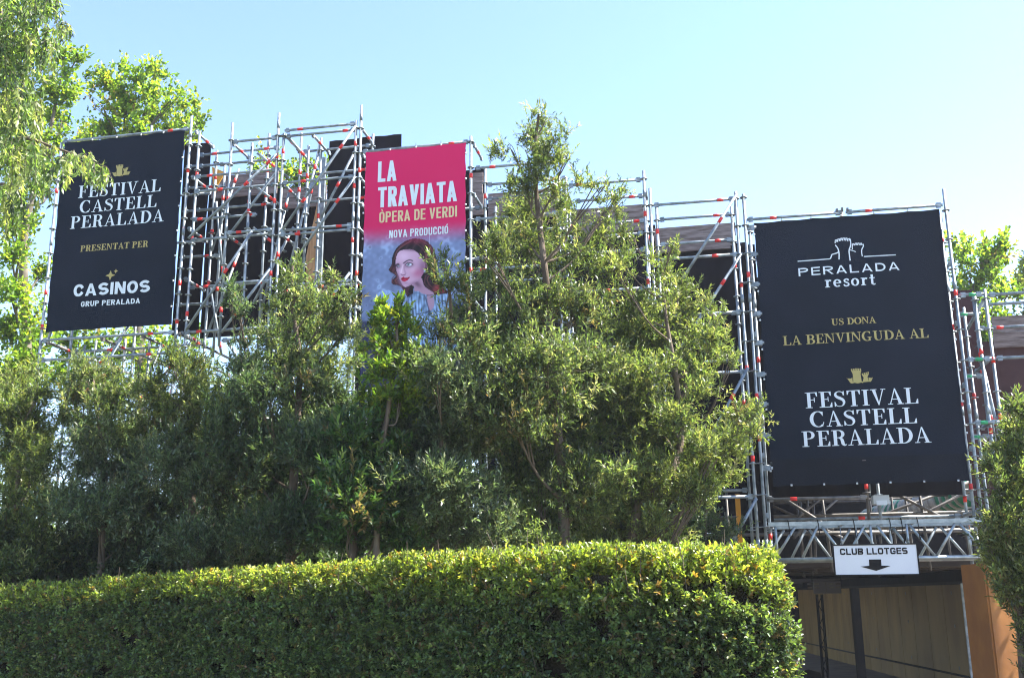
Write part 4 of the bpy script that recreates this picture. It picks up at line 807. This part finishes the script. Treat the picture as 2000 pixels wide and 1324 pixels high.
def tree(name, label, cat, trunk, clumps, Y, pal='olive', leafm='leaf', L=.067, W=.0195, dens=1.0, depth=.75, group=None, kind=4, k=12, gap=.014, ang=.95, bark='bark', r0=.06, up=.5, seed=1, droop=0.0, trunks=None, spread=.5, top_pal=None, hole=.25, twl=1.0, limbs=True):
    """trunk: list of (px,py) up the stem; clumps: (px,py,rx,ry[,density]) surveyed on the plane Y; each gets its own depth"""
    rg = np.random.default_rng(seed); mpp = Y/FPX/.97
    base = yp(*trunk[0], Y); base[2] = gz(Y)
    T_ = thing(name, label, cat, base, group)
    TP = [base]+[yp(u, v, Y)+np.array([0, rg.normal()*.05, 0]) for u, v in trunk[1:]]
    TP = spline(TP, 30); TP = [np.array(p) for p in TP]; nT = len(TP)
    b = MB(); b.path(TP, [r0*(1-.85*i/(nT-1))+.004 for i in range(nT)], 0, 9); b.build('trunk', MT[bark], T_)
    lb = MB(); parts = []
    ext = []
    for c in clumps:
        for q in range(3):
            a = rg.uniform(0, 6.28); f = rg.uniform(.5, 1.15); ext.append((c[0]+math.cos(a)*c[2]*f, c[1]+math.sin(a)*c[3]*f, c[2]*rg.uniform(.3, .55), c[3]*rg.uniform(.35, .6), (c[4] if len(c) > 4 else 1)*.65, 'x'))
    clumps = list(clumps)+ext
    yall = [c[1] for c in clumps]; ymin, ymax = min(yall), max(yall)
    for ci, c in enumerate(clumps):
        u, v, rx, ry = c[:4]; v = v+12; dn = c[4] if len(c) > 4 else 1.0
        cc = yp(u, v, Y+rg.uniform(-depth, depth)*(.6 if v < ymin+120 else 1)); R3 = np.array([rx*mpp, (rx+ry)/2*mpp*.9, ry*mpp])
        # limb from the stem
        tp = np.array(TP); dist = np.linalg.norm(tp[:, :2]-cc[:2], axis=1); hgt = cc[2]-tp[:, 2]
        j = int(np.argmin(np.abs(hgt-np.maximum(.35, dist*1.1))+dist*.1)); a = tp[j]
        if limbs and len(c) < 6:
            mid = a*.5+cc*.5+np.array([0, 0, -.12*np.linalg.norm(cc-a)])+rg.normal(size=3)*.05; P = spline([a, mid, cc], 14); rl = r0*.42*(1-.7*j/nT)
            lb.path(P, list(np.linspace(rl, .006, len(P))), 0, 6)
            for q in range(3):
                e = cc+unit(rg.normal(size=3)+[0, 0, .5])*R3*.8; lb.path(spline([P[len(P)//2+q], (P[-2]+e)/2+rg.normal(size=3)*.03, e], 8), list(np.linspace(max(rl*.45, .005), .003, 8))[:len(spline([P[0], P[1], e], 8))], 0, 5)
        area = math.pi*rx*ry*mpp*mpp; nleaf = area*(3.2+5.2*min(1, max(0, (v-590)/250)))*(dn+.15*(v > 850))*dens/(L*W*.5); nt_ = max(10, int(nleaf/k))
        rad = rg.uniform(0, 1, (nt_*2, 1))**.45; ga = rg.random((nt_*2, 1)) < .55; rad = np.where(ga, np.abs(rg.normal(size=(nt_*2, 1)))*.62, rad)
        Q = unit(rg.normal(size=(nt_*2, 3)))*np.minimum(rad, 1.5)
        edge = 1+.30*noise3(Q*2.2, 2.0, seed*31+ci)[:, None]; P = cc+Q*R3*edge
        keep = noise3(P, 6.5, seed*7+3)+.6*noise3(P, 15, seed*7+4) > -hole+.02-(.32 if v > 820 else 0); P = P[keep][:nt_]; Qk = Q[keep][:nt_]
        D = unit(Qk*spread+rg.normal(size=P.shape)*.45+np.array([0, 0, up]))
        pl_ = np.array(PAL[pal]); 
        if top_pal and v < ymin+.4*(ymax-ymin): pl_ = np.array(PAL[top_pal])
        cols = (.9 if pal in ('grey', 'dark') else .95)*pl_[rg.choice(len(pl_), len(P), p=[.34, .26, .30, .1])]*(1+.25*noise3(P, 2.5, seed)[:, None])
        if rg.random() < .10: cols[rg.random(len(cols)) < .16] = (.17, .13, .06)
        m1 = rg.random(len(P)) < .62; m2 = ~m1
        if m1.sum() > 1: parts.append(twigs((P-D*gap*k*.3)[m1], D[m1], max(4, int(k*.6)), gap*.9*twl, L*.85, W, ang, cols[m1], kind, rg, droop=droop))
        if m2.sum() > 1: parts.append(twigs((P-D*gap*k*.5)[m2], unit(D+np.array([0, 0, .35]))[m2], int(k*1.35), gap*1.25*twl, L*1.1, W, ang*.85, cols[m2], kind, rg, droop=droop))
    if limbs and lb.n: lb.build('limbs', MT[bark], T_)
    V, F, T = merge(parts); np_mesh('crown', V, F, MT[leafm], T_, tint=T)
    return T_
SG_ = 'evergreen shrubs between the hedge and the scaffold'
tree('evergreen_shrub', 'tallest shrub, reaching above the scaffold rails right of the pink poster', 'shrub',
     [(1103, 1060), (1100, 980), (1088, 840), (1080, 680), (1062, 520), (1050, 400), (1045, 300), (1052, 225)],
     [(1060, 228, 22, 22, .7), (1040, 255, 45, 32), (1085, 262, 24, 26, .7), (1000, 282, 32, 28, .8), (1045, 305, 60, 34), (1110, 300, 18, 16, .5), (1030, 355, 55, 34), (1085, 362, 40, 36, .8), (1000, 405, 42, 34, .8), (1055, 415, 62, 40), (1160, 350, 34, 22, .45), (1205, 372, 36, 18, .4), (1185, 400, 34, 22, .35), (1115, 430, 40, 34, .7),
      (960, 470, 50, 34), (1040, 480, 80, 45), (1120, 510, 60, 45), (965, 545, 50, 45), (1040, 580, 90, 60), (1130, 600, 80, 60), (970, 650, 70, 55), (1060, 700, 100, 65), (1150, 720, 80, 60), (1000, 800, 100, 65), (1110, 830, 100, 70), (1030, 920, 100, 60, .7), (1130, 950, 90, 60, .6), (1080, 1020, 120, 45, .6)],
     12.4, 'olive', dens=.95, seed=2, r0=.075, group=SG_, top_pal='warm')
tree('evergreen_shrub', 'broad sunlit shrub in front of the twin posts, left of the large navy banner', 'shrub',
     [(1225, 1060), (1240, 1020), (1300, 940), (1330, 860), (1320, 740), (1300, 620), (1290, 500)],
     [(1175, 450, 38, 26, .7), (1225, 455, 34, 24, .6), (1315, 465, 20, 18, .45), (1200, 510, 56, 38, .9), (1275, 525, 44, 36, .8), (1330, 540, 38, 36, .7), (1240, 580, 80, 50), (1340, 600, 60, 45), (1395, 590, 32, 28, .7), (1290, 660, 90, 55), (1385, 650, 50, 38, .9), (1425, 690, 22, 18, .5), (1230, 730, 90, 60), (1335, 715, 70, 45), (1370, 690, 45, 35), (1250, 810, 90, 60), (1300, 860, 70, 50),
      (1440, 815, 38, 32, .9), (1465, 800, 28, 20, .8), (1420, 855, 36, 30, .9), (1350, 880, 60, 45), (1395, 915, 38, 34, .8), (1290, 930, 80, 50, .8), (1360, 950, 45, 35, .7), (1240, 960, 90, 50, .6), (1230, 1030, 110, 40, .6)],
     12.9, 'warm', dens=.9, seed=3, r0=.07, group=SG_)
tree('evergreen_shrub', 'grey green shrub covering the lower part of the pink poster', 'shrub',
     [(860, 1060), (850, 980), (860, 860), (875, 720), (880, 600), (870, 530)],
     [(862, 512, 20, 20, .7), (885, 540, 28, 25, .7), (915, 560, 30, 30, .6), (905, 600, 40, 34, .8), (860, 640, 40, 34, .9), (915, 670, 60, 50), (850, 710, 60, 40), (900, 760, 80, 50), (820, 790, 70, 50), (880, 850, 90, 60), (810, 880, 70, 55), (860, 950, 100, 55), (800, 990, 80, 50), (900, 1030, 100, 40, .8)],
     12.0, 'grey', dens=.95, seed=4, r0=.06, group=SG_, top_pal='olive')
tree('laurel_shrub', 'fresh bright green shrub in front of the silver dress on the pink poster', 'shrub',
     [(735, 1060), (740, 960), (760, 800), (775, 680), (770, 580)],
     [(750, 588, 13, 12, 1.3), (786, 600, 15, 16, 1.3), (742, 622, 16, 12, 1.0), (790, 636, 20, 20, 1.1), (765, 662, 34, 22, .9), (730, 660, 26, 18, .7), (795, 690, 34, 28, .8), (750, 710, 44, 32), (785, 760, 44, 40), (735, 780, 46, 36)],
     11.7, 'bright', 'leafbright', L=.08, W=.029, gap=.009, dens=1.0, seed=5, r0=.04, group=SG_, up=.8, depth=.3)
tree('laurel_shrub', 'dark green laurel low between the two tall shrubs, left of the pink poster foot', 'shrub',
     [(690, 1070), (690, 980), (695, 880), (700, 800)],
     [(662, 822, 12, 22, .8), (700, 850, 50, 40), (670, 900, 46, 44), (740, 900, 60, 50), (690, 970, 70, 50), (750, 990, 60, 50), (700, 1040, 90, 36)],
     11.9, 'laurel', L=.09, W=.032, dens=1.0, seed=6, r0=.05, group=SG_)
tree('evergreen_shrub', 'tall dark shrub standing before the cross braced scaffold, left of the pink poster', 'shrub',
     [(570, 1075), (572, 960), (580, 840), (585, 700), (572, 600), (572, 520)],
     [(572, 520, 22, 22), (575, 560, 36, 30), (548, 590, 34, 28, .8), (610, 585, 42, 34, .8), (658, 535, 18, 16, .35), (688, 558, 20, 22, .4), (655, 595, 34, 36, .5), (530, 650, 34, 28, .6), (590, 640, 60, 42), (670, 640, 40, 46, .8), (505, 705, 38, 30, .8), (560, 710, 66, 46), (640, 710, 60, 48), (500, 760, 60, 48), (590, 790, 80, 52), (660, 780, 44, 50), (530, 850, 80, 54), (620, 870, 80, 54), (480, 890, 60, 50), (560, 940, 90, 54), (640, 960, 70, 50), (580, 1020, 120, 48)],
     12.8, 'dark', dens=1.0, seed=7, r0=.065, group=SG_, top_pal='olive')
tree('evergreen_shrub', 'shrub under the right corner of the far left navy banner', 'shrub',
     [(385, 1085), (380, 960), (372, 860), (365, 760), (360, 700)],
     [(335, 698, 32, 22), (378, 705, 34, 28), (350, 735, 54, 32), (405, 750, 34, 36, .8), (300, 760, 40, 34, .8), (370, 790, 66, 40), (430, 810, 36, 50, .7), (320, 820, 56, 40), (390, 850, 62, 44, .7), (340, 900, 72, 46), (420, 920, 60, 50, .9), (370, 970, 80, 50), (450, 980, 60, 40), (400, 1050, 110, 40)],
     13.6, 'grey', dens=.85, seed=8, r0=.05, group=SG_, top_pal='warm')
tree('evergreen_shrub', 'shrub below the middle of the far left navy banner', 'shrub',
     [(205, 1110), (205, 1000), (200, 880), (190, 780), (180, 720)],
     [(160, 722, 38, 24), (205, 732, 34, 26), (250, 750, 30, 24, .8), (150, 765, 44, 30, .9), (215, 785, 54, 34), (165, 830, 50, 40, .8), (240, 850, 60, 40), (180, 900, 66, 44), (260, 930, 60, 46), (200, 980, 80, 46), (280, 1010, 70, 44), (210, 1060, 110, 40)],
     13.9, 'grey', dens=.85, seed=9, r0=.05, group=SG_, top_pal='olive')
tree('evergreen_shrub', 'pale olive shrub at the left edge of the photo above the hedge', 'shrub',
     [(30, 1130), (35, 1000), (40, 880), (40, 760)],
     [(40, 735, 46, 26), (75, 765, 30, 24, .8), (15, 790, 50, 34), (65, 820, 44, 38), (20, 870, 56, 40), (80, 890, 36, 40), (40, 940, 60, 40), (90, 980, 40, 40, .7), (20, 1020, 50, 40, .8), (80, 1060, 60, 40, .7), (20, 1095, 60, 30, .8)],
     14.1, 'warm', dens=.75, seed=10, r0=.045, group=SG_)
tree('evergreen_shrub', 'small thin leafed sprig beside the hanging scaffold post', 'shrub',
     [(480, 1080), (482, 900), (478, 720), (466, 600)],
     [(455, 585, 16, 18, .5), (478, 600, 16, 16, .4), (450, 560, 10, 10, .4), (476, 650, 20, 26, .6), (470, 710, 34, 30, .8), (455, 770, 36, 40, .8), (440, 850, 40, 50)],
     13.3, 'dark', dens=.9, seed=11, r0=.03, group=SG_)
tree('evergreen_shrub', 'sunlit shrub cut by the right edge of the photo beside the large navy banner', 'shrub',
     [(1990, 1330), (1992, 1200), (1990, 1000), (1985, 820)],
     [(2000, 790, 30, 26), (1990, 840, 36, 34), (1962, 885, 30, 24, .9), (1935, 905, 18, 12, .7), (2010, 890, 40, 50), (1962, 930, 26, 20, .8), (1985, 965, 46, 34), (1948, 1012, 32, 26), (1925, 1045, 20, 18, .8), (1990, 1035, 46, 44), (1948, 1085, 34, 30), (1990, 1110, 50, 46), (1975, 1145, 26, 24, .8), (2008, 1195, 32, 36), (2030, 1260, 30, 40), (2040, 1320, 30, 40), (2060, 1000, 36, 110), (2075, 1200, 30, 90)],
     10.6, 'warm', dens=.9, seed=12, r0=.05, group=SG_, k=12, depth=.4)
tree('evergreen_shrub', 'dim low shrub behind the hedge at the foot of the gate posts', 'shrub',
     [(1380, 1075), (1380, 1030), (1390, 980)], [(1375, 985, 40, 26, .5), (1340, 1010, 46, 34, .7), (1400, 1020, 44, 24, .5), (1300, 1010, 50, 40, .6), (1360, 1045, 60, 22, .6)],
     15.0, 'dark', dens=.8, seed=13, r0=.03, group=SG_)
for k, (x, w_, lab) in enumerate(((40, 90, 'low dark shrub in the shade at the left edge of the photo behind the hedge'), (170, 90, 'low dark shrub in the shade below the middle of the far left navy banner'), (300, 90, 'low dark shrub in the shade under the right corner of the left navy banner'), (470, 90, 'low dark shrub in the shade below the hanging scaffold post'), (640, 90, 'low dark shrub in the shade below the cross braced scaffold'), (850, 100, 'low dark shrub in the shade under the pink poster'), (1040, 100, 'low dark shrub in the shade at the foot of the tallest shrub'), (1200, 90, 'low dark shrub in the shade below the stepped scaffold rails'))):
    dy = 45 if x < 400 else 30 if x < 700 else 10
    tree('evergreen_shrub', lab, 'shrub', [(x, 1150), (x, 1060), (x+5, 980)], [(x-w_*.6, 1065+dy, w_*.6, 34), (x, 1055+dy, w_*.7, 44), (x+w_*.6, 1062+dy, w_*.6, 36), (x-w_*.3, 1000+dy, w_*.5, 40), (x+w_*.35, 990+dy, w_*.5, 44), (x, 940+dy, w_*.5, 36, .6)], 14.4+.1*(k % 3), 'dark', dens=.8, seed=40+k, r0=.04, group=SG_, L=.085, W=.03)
BT = 'broadleaf trees beyond the scaffold'
tree('plane_tree', 'bright green broadleaf tree whose crown rises above the far left navy banner', 'tree',
     [(290, 1120), (275, 800), (265, 600), (250, 400), (240, 280), (250, 180)],
     [(245, 130, 26, 14, .6), (200, 135, 30, 12, .6), (215, 155, 40, 24), (270, 150, 34, 26), (290, 125, 20, 12, .8), (315, 130, 14, 12, .7), (200, 195, 34, 30), (250, 200, 46, 34), (300, 180, 34, 30, .9), (340, 175, 26, 22, .9), (365, 195, 18, 16, .7), (320, 220, 38, 26), (370, 230, 26, 22), (390, 222, 12, 10, .6), (210, 245, 46, 30), (270, 245, 50, 24), (340, 255, 44, 22), (385, 245, 14, 12, .7),
      (190, 300, 40, 40), (260, 320, 60, 50, .5), (140, 660, 50, 50, .6), (220, 680, 50, 40, .7), (300, 670, 50, 36, .6), (180, 740, 40, 30, .6), (360, 660, 50, 26, .6), (120, 720, 30, 40, .6)],
     23.5, 'bright', 'leafbright', L=.105, W=.08, dens=1.15, seed=21, r0=.16, group=BT, kind=6, k=6, gap=.05, ang=1.1, bark='palebark', depth=1.2, hole=.02)
tree('plane_tree', 'bright green broadleaf tree at the left edge behind the drooping tree', 'tree',
     [(60, 1130), (55, 800), (50, 600), (52, 450), (90, 300), (110, 180)],
     [(125, 95, 28, 20, .8), (150, 100, 12, 8, .7), (110, 125, 36, 26), (95, 165, 44, 30), (135, 175, 26, 24, .9), (80, 215, 50, 30), (130, 225, 34, 26), (100, 265, 50, 30), (150, 265, 26, 22), (60, 300, 50, 40), (40, 400, 44, 40, 1), (100, 350, 34, 30, .9), (20, 440, 30, 30, .9), (25, 490, 36, 30, 1), (80, 520, 28, 24, .8), (25, 560, 40, 30, 1.1), (70, 600, 34, 28, .9), (20, 640, 44, 34, 1.1), (65, 660, 34, 28, .9), (10, 720, 40, 40), (35, 700, 46, 30), (20, 760, 40, 30)],
     22.0, 'bright', 'leafbright', L=.10, W=.078, dens=1.15, seed=22, r0=.16, group=BT, kind=6, k=6, gap=.05, ang=1.1, bark='palebark', depth=1.0, hole=.02)
tree('plane_tree', 'green tree glimpsed behind the cross braced scaffold frames', 'tree',
     [(560, 1100), (560, 800), (560, 500), (560, 340)],
     [(520, 310, 30, 26, .8), (500, 325, 30, 18), (545, 330, 24, 24), (600, 320, 30, 26, .8), (640, 320, 24, 26, .9), (590, 360, 40, 30), (650, 350, 30, 24), (520, 350, 40, 24)],
     26.0, 'bright', 'leafbright', L=.105, W=.08, dens=1.2, seed=23, r0=.15, group=BT, kind=6, k=6, gap=.05, ang=1.1, bark='palebark', depth=1.0, hole=.02)
tree('plane_tree', 'light green tree rising right of the large navy banner', 'tree',
     [(1900, 1100), (1905, 800), (1905, 620), (1915, 520)],
     [(1915, 470, 26, 14, .7), (1960, 462, 12, 12, .5), (1885, 500, 30, 24, .8), (1925, 505, 34, 26, .9), (1950, 490, 22, 16, .7), (1900, 545, 40, 26), (1945, 545, 30, 22, .7), (1970, 560, 20, 12, .5), (1890, 585, 30, 24), (1930, 595, 40, 22), (1965, 605, 30, 14, .7), (1870, 470, 16, 14, .6), (1900, 640, 60, 30)],
     24.0, 'bright', 'leafbright', L=.115, W=.085, dens=1.0, seed=24, r0=.14, group=BT, kind=6, k=6, gap=.05, ang=1.1, bark='bark', depth=1.0, hole=.15)
tree('plane_tree', 'greyish tree just entering at the right edge of the photo', 'tree',
     [(2050, 1100), (2045, 800), (2030, 560)],
     [(2000, 520, 18, 18, .7), (1995, 550, 20, 16, .7), (2030, 500, 30, 30), (2010, 590, 24, 16, .8), (2050, 560, 40, 50)],
     25.0, 'olive', 'leafbright', L=.14, W=.08, dens=.7, seed=25, r0=.14, group=BT, kind=6, k=6, gap=.05, ang=1.1, depth=.8)
# drooping tree: hanging strands of narrow leaves
def weeping(label, trunk, strands, Y, seed, limbs_px):
    rg = np.random.default_rng(seed); base = yp(*trunk[0], Y); base[2] = gz(Y); T_ = thing('weeping_tree', label, 'tree', base)
    TP = [np.array(p) for p in spline([base]+[yp(u, v, Y) for u, v in trunk[1:]], 30)]; b = MB(); b.path(TP, list(np.linspace(.17, .04, len(TP))), 0, 10); b.build('trunk', MT['palebark'], T_)
    lb = MB()
    for P in limbs_px: Q = spline([yp(u, v, Y+(i*.12)) for i, (u, v) in enumerate(P)], 16); lb.path(Q, list(np.linspace(.035, .007, len(Q))), 0, 6)
    parts = []; pal = np.array(PAL['euc'])
    for (u, v, ru, rv, n, ln) in strands:
        for i in range(int(n*1.0)):
            a, r = rg.uniform(0, 6.28), math.sqrt(rg.random()); s0 = yp(u+ru*r*math.cos(a), v+rv*r*math.sin(a), Y+rg.uniform(-1.1, .9)); L_ = ln*Y/FPX*rg.uniform(.5, 1.1)
            out_ = np.array([rg.normal()*.25+.1, rg.normal()*.2, 0]); q = np.linspace(0, 1, 6)
            P = s0+out_*L_*(q[:, None]**.7)*.8+np.array([0, 0, 1.])*(-L_*q[:, None]**1.4+.08*L_*np.sin(q[:, None]*3.1)); lb.path(list(P), list(np.linspace(.0045, .002, 6)), 0, 4)
            m = int(L_/.017); f = rg.uniform(.02, 1, m); B = np.stack([np.interp(f, q, P[:, c]) for c in range(3)], 1)
            D = unit(np.array([0, 0, -1.])*rg.uniform(.5, 1.3, (m, 1))+rg.normal(size=(m, 3))*.45); col = pal[rg.integers(4)]*rg.uniform(.8, 1.25)
            parts.append(leaf_geo(B, D, .115*rg.uniform(.7, 1.15, m), .030*rg.uniform(.8, 1.2, m), np.tile(col, (m, 1))*rg.uniform(.5, 1.5, (m, 1)), 4, .2, rg.normal(size=(m, 3)), rg))
    lb.build('limbs', MT['bark'], T_); V, F, T = merge(parts); np_mesh('crown', V, F, MT['leafbright'], T_, tint=T)
weeping('tall weeping tree at the left edge, narrow leaves hanging over the navy banner',
    [(-60, 1330), (-50, 900), (-40, 500), (-20, 200), (0, 20)],
    [(20, -10, 60, 40, 70, 90), (80, 5, 36, 26, 40, 60), (120, 50, 18, 14, 16, 34), (15, 70, 60, 40, 80, 100), (75, 70, 34, 30, 34, 70), (10, 160, 50, 50, 80, 110), (45, 200, 40, 40, 40, 90), (20, 270, 50, 40, 50, 90), (100, 300, 40, 24, 24, 60), (150, 305, 34, 14, 22, 50), (180, 325, 22, 10, 18, 34), (202, 338, 12, 6, 12, 26), (60, 330, 50, 30, 30, 70), (15, 380, 30, 30, 30, 70)],
    13.2, 31, [[(-20, 100), (20, 35), (60, 20), (110, 40)], [(-30, 300), (40, 270), (110, 290), (165, 310), (205, 332)], [(-20, 200), (20, 180), (60, 190)], [(-30, 400), (0, 360), (30, 370)]])
# ------------------------------------------------------------------ clipped hedge
HP = [(1556, 1070, 8.2), (1500, 1064, 7.8), (1350, 1060, 7.7), (1200, 1060, 7.8), (1050, 1064, 8.2), (900, 1075, 8.7), (750, 1086, 9.3), (600, 1100, 10.0), (450, 1108, 10.6), (300, 1118, 11.2), (150, 1132, 11.8), (0, 1142, 12.4), (-200, 1150, 13.2), (-400, 1155, 14)]
HT = np.array([yp(u, v, Y) for u, v, Y in HP]); HT = np.array(spline(HT, 130)); seg = np.linalg.norm(np.diff(HT[:, :2], axis=0), axis=1); cum = np.concatenate([[0], np.cumsum(seg)]); HLEN = cum[-1]
def hed(s):
    x = np.interp(s, cum, HT[:, 0]); y = np.interp(s, cum, HT[:, 1]); z = np.interp(s, cum, HT[:, 2])-.05
    e = .15; tx = np.interp(s+e, cum, HT[:, 0])-np.interp(s-e, cum, HT[:, 0]); ty = np.interp(s+e, cum, HT[:, 1])-np.interp(s-e, cum, HT[:, 1]); l = np.hypot(tx, ty); return x, y, z, tx/l, ty/l
HW = 1.5
HG = thing('clipped_hedge', 'long clipped broadleaf hedge across the foreground, lit along its top', 'hedge', (0, 9, gz(9)))
def hedge_pts(n, face, rg, lo=.0):
    """positions and outward normals; tangent runs to the left, outward front normal is the tangent turned towards the camera"""
    s = rg.uniform(0, HLEN, n) if face != 'end' else np.zeros(n)
    x, y, z, tx, ty = hed(s); g = np.array([gz(a) for a in y]); nx, ny = -ty, tx; sgn = np.where(ny > 0, -1, 1); nx, ny = nx*sgn, ny*sgn
    if face == 'front':
        h = rg.uniform(lo, 1, n); P = np.stack([x, y, g+(z-g)*h], 1); N = np.stack([nx, ny, 0*nx], 1)
        rs = .16+.10*np.clip((5-s)/3, 0, 1); r = np.clip((h-1+rs)/rs, 0, 1); P -= N*(r**2*(.15+.12*np.clip((5-s)/3, 0, 1)))[:, None]; N = unit(N*(1-r[:, None]*.6)+np.array([0, 0, 1.])*r[:, None]*.9)
        # rounded corner at the right end
        e = np.clip((.34-s)/.34, 0, 1); P -= np.stack([nx, ny, 0*nx], 1)*(e**2*.28)[:, None]; N = unit(N+np.stack([-tx, -ty, 0*tx], 1)*e[:, None]*1.2)
    elif face == 'top':
        d = rg.uniform(.1, HW, n); P = np.stack([x-nx*d, y-ny*d, z+.0*d], 1); N = np.tile([0, 0, 1.], (n, 1)); P[:, 2] -= np.where(s < .3, (.3-s)**2*.4, 0)
    else:
        d = rg.uniform(.15, HW, n); h = rg.uniform(lo, 1, n); P = np.stack([x-nx*d, y-ny*d, g+(z-g)*h], 1); P[:, :2] -= np.stack([tx, ty], 1)*(.06-np.clip((h-.85)/.15, 0, 1)**2*.14)[:, None]; N = np.stack([-tx, -ty, 0*tx], 1); N = unit(N+np.array([0, 0, 1.])*(h > .9)[:, None]*.6)
    return P, N
rg = np.random.default_rng(77); parts = []
HPAL = np.array([(.090, .138, .054), (.124, .178, .066), (.046, .072, .032), (.200, .235, .090), (.130, .095, .048)])
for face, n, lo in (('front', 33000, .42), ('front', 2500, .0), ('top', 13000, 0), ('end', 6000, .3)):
    P, N = hedge_pts(n, face, rg, lo)
    bumpy = .05*noise3(P, 2.5, 5)+.035*noise3(P, 7, 6)
    gap_ = noise3(P, 9, 9)+.5*noise3(P, 22, 12); keep = gap_ > (-.42 if face != 'top' else -.9)
    P = P+N*(bumpy[:, None]+rg.uniform(-.14, .02, (n, 1))); P, N = P[keep], N[keep]
    D = unit(N*.75+rg.normal(size=P.shape)*.55+np.array([0, 0, .35])); 
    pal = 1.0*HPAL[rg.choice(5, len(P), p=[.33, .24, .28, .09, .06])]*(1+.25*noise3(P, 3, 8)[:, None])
    lit_top = np.clip(N[:, 2:3]*1.3, 0, 1); pal = pal*(1+lit_top*np.array([1.35, .95, -.05]))*(1+.3*noise3(P, 1.1, 15)[:, None])  # upward leaves tinted brighter and yellower, sunlight put into their colour
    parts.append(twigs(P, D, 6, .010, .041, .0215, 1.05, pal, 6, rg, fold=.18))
# a few longer shoots standing proud of the clipped top
P, N = hedge_pts(500, 'top', rg); D = unit(rg.normal(size=P.shape)*.35+np.array([0, 0, 1.])); parts.append(twigs(P-[0, 0, .02], D, 7, .014, .045, .02, .8, np.tile([.14, .17, .035], (500, 1))*rg.uniform(.7, 1.2, (500, 1)), 6, rg))
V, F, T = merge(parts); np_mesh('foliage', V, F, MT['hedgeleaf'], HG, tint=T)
b = MB(); ss = np.linspace(.12, HLEN, 60); R0 = []; 
V = []
for s in ss:
    x, y, z, tx, ty = [float(q) for q in hed(np.array(s))]; nx, ny = -ty, tx
    if ny > 0: nx, ny = -nx, -ny
    g = gz(y); ins = .17
    V += [(x-nx*ins, y-ny*ins, g), (x-nx*ins, y-ny*ins, z-.18), (x-nx*(HW-.1), y-ny*(HW-.1), z-.16), (x-nx*(HW-.1), y-ny*(HW-.1), g)]
Fc = []
for i in range(len(ss)-1):
    for j in range(3): Fc.append([4*i+j, 4*i+j+1, 4*i+j+5, 4*i+j+4])
Fc += [[0, 1, 2, 3][::-1], [4*(len(ss)-1)+q for q in range(4)]]
b.add(V, Fc); b.build('dark_core', MT['core'], HG)  # solid dark filler, added to block light inside the hedge
b = MB(); 
for i in range(260):
    P, N = hedge_pts(1, 'front', rg, .2); p = P[0]-N[0]*.05; q = p+np.array([rg.normal()*.08, 0, rg.uniform(.15, .4)])+N[0]*.03; q[2] = min(q[2], p[2]+.3)
    b.path([p-N[0]*.1, p, (p+q)/2+rg.normal(size=3)*.02, q], [.004, .004, .003, .0015], 0, 4)
b.build('twigs', MT['bark'], HG)
# thin volume added to lift the shadows, standing in for lens veil
hz = bpy.data.materials.new('veil_volume'); hz.use_nodes = True; hn = hz.node_tree; hn.nodes.clear(); ho = hn.nodes.new('ShaderNodeOutputMaterial'); hv = hn.nodes.new('ShaderNodeVolumePrincipled')
hv.inputs['Color'].default_value = (.86, .92, 1, 1); hv.inputs['Density'].default_value = 0.0006; hv.inputs['Anisotropy'].default_value = .3; hn.links.new(hv.outputs[0], ho.inputs['Volume'])
b = MB(); b.box((0, 880, 6.4), (910, 0, 0), (0, 930, 0), (0, 0, 8.4)); tag(b.build('added_haze', hz), kind='stuff')
SC.cycles.volume_bounces = 0
print('faces', sum(len(o.data.polygons) for o in SC.objects if o.type == 'MESH'), 'objs', len(SC.objects))
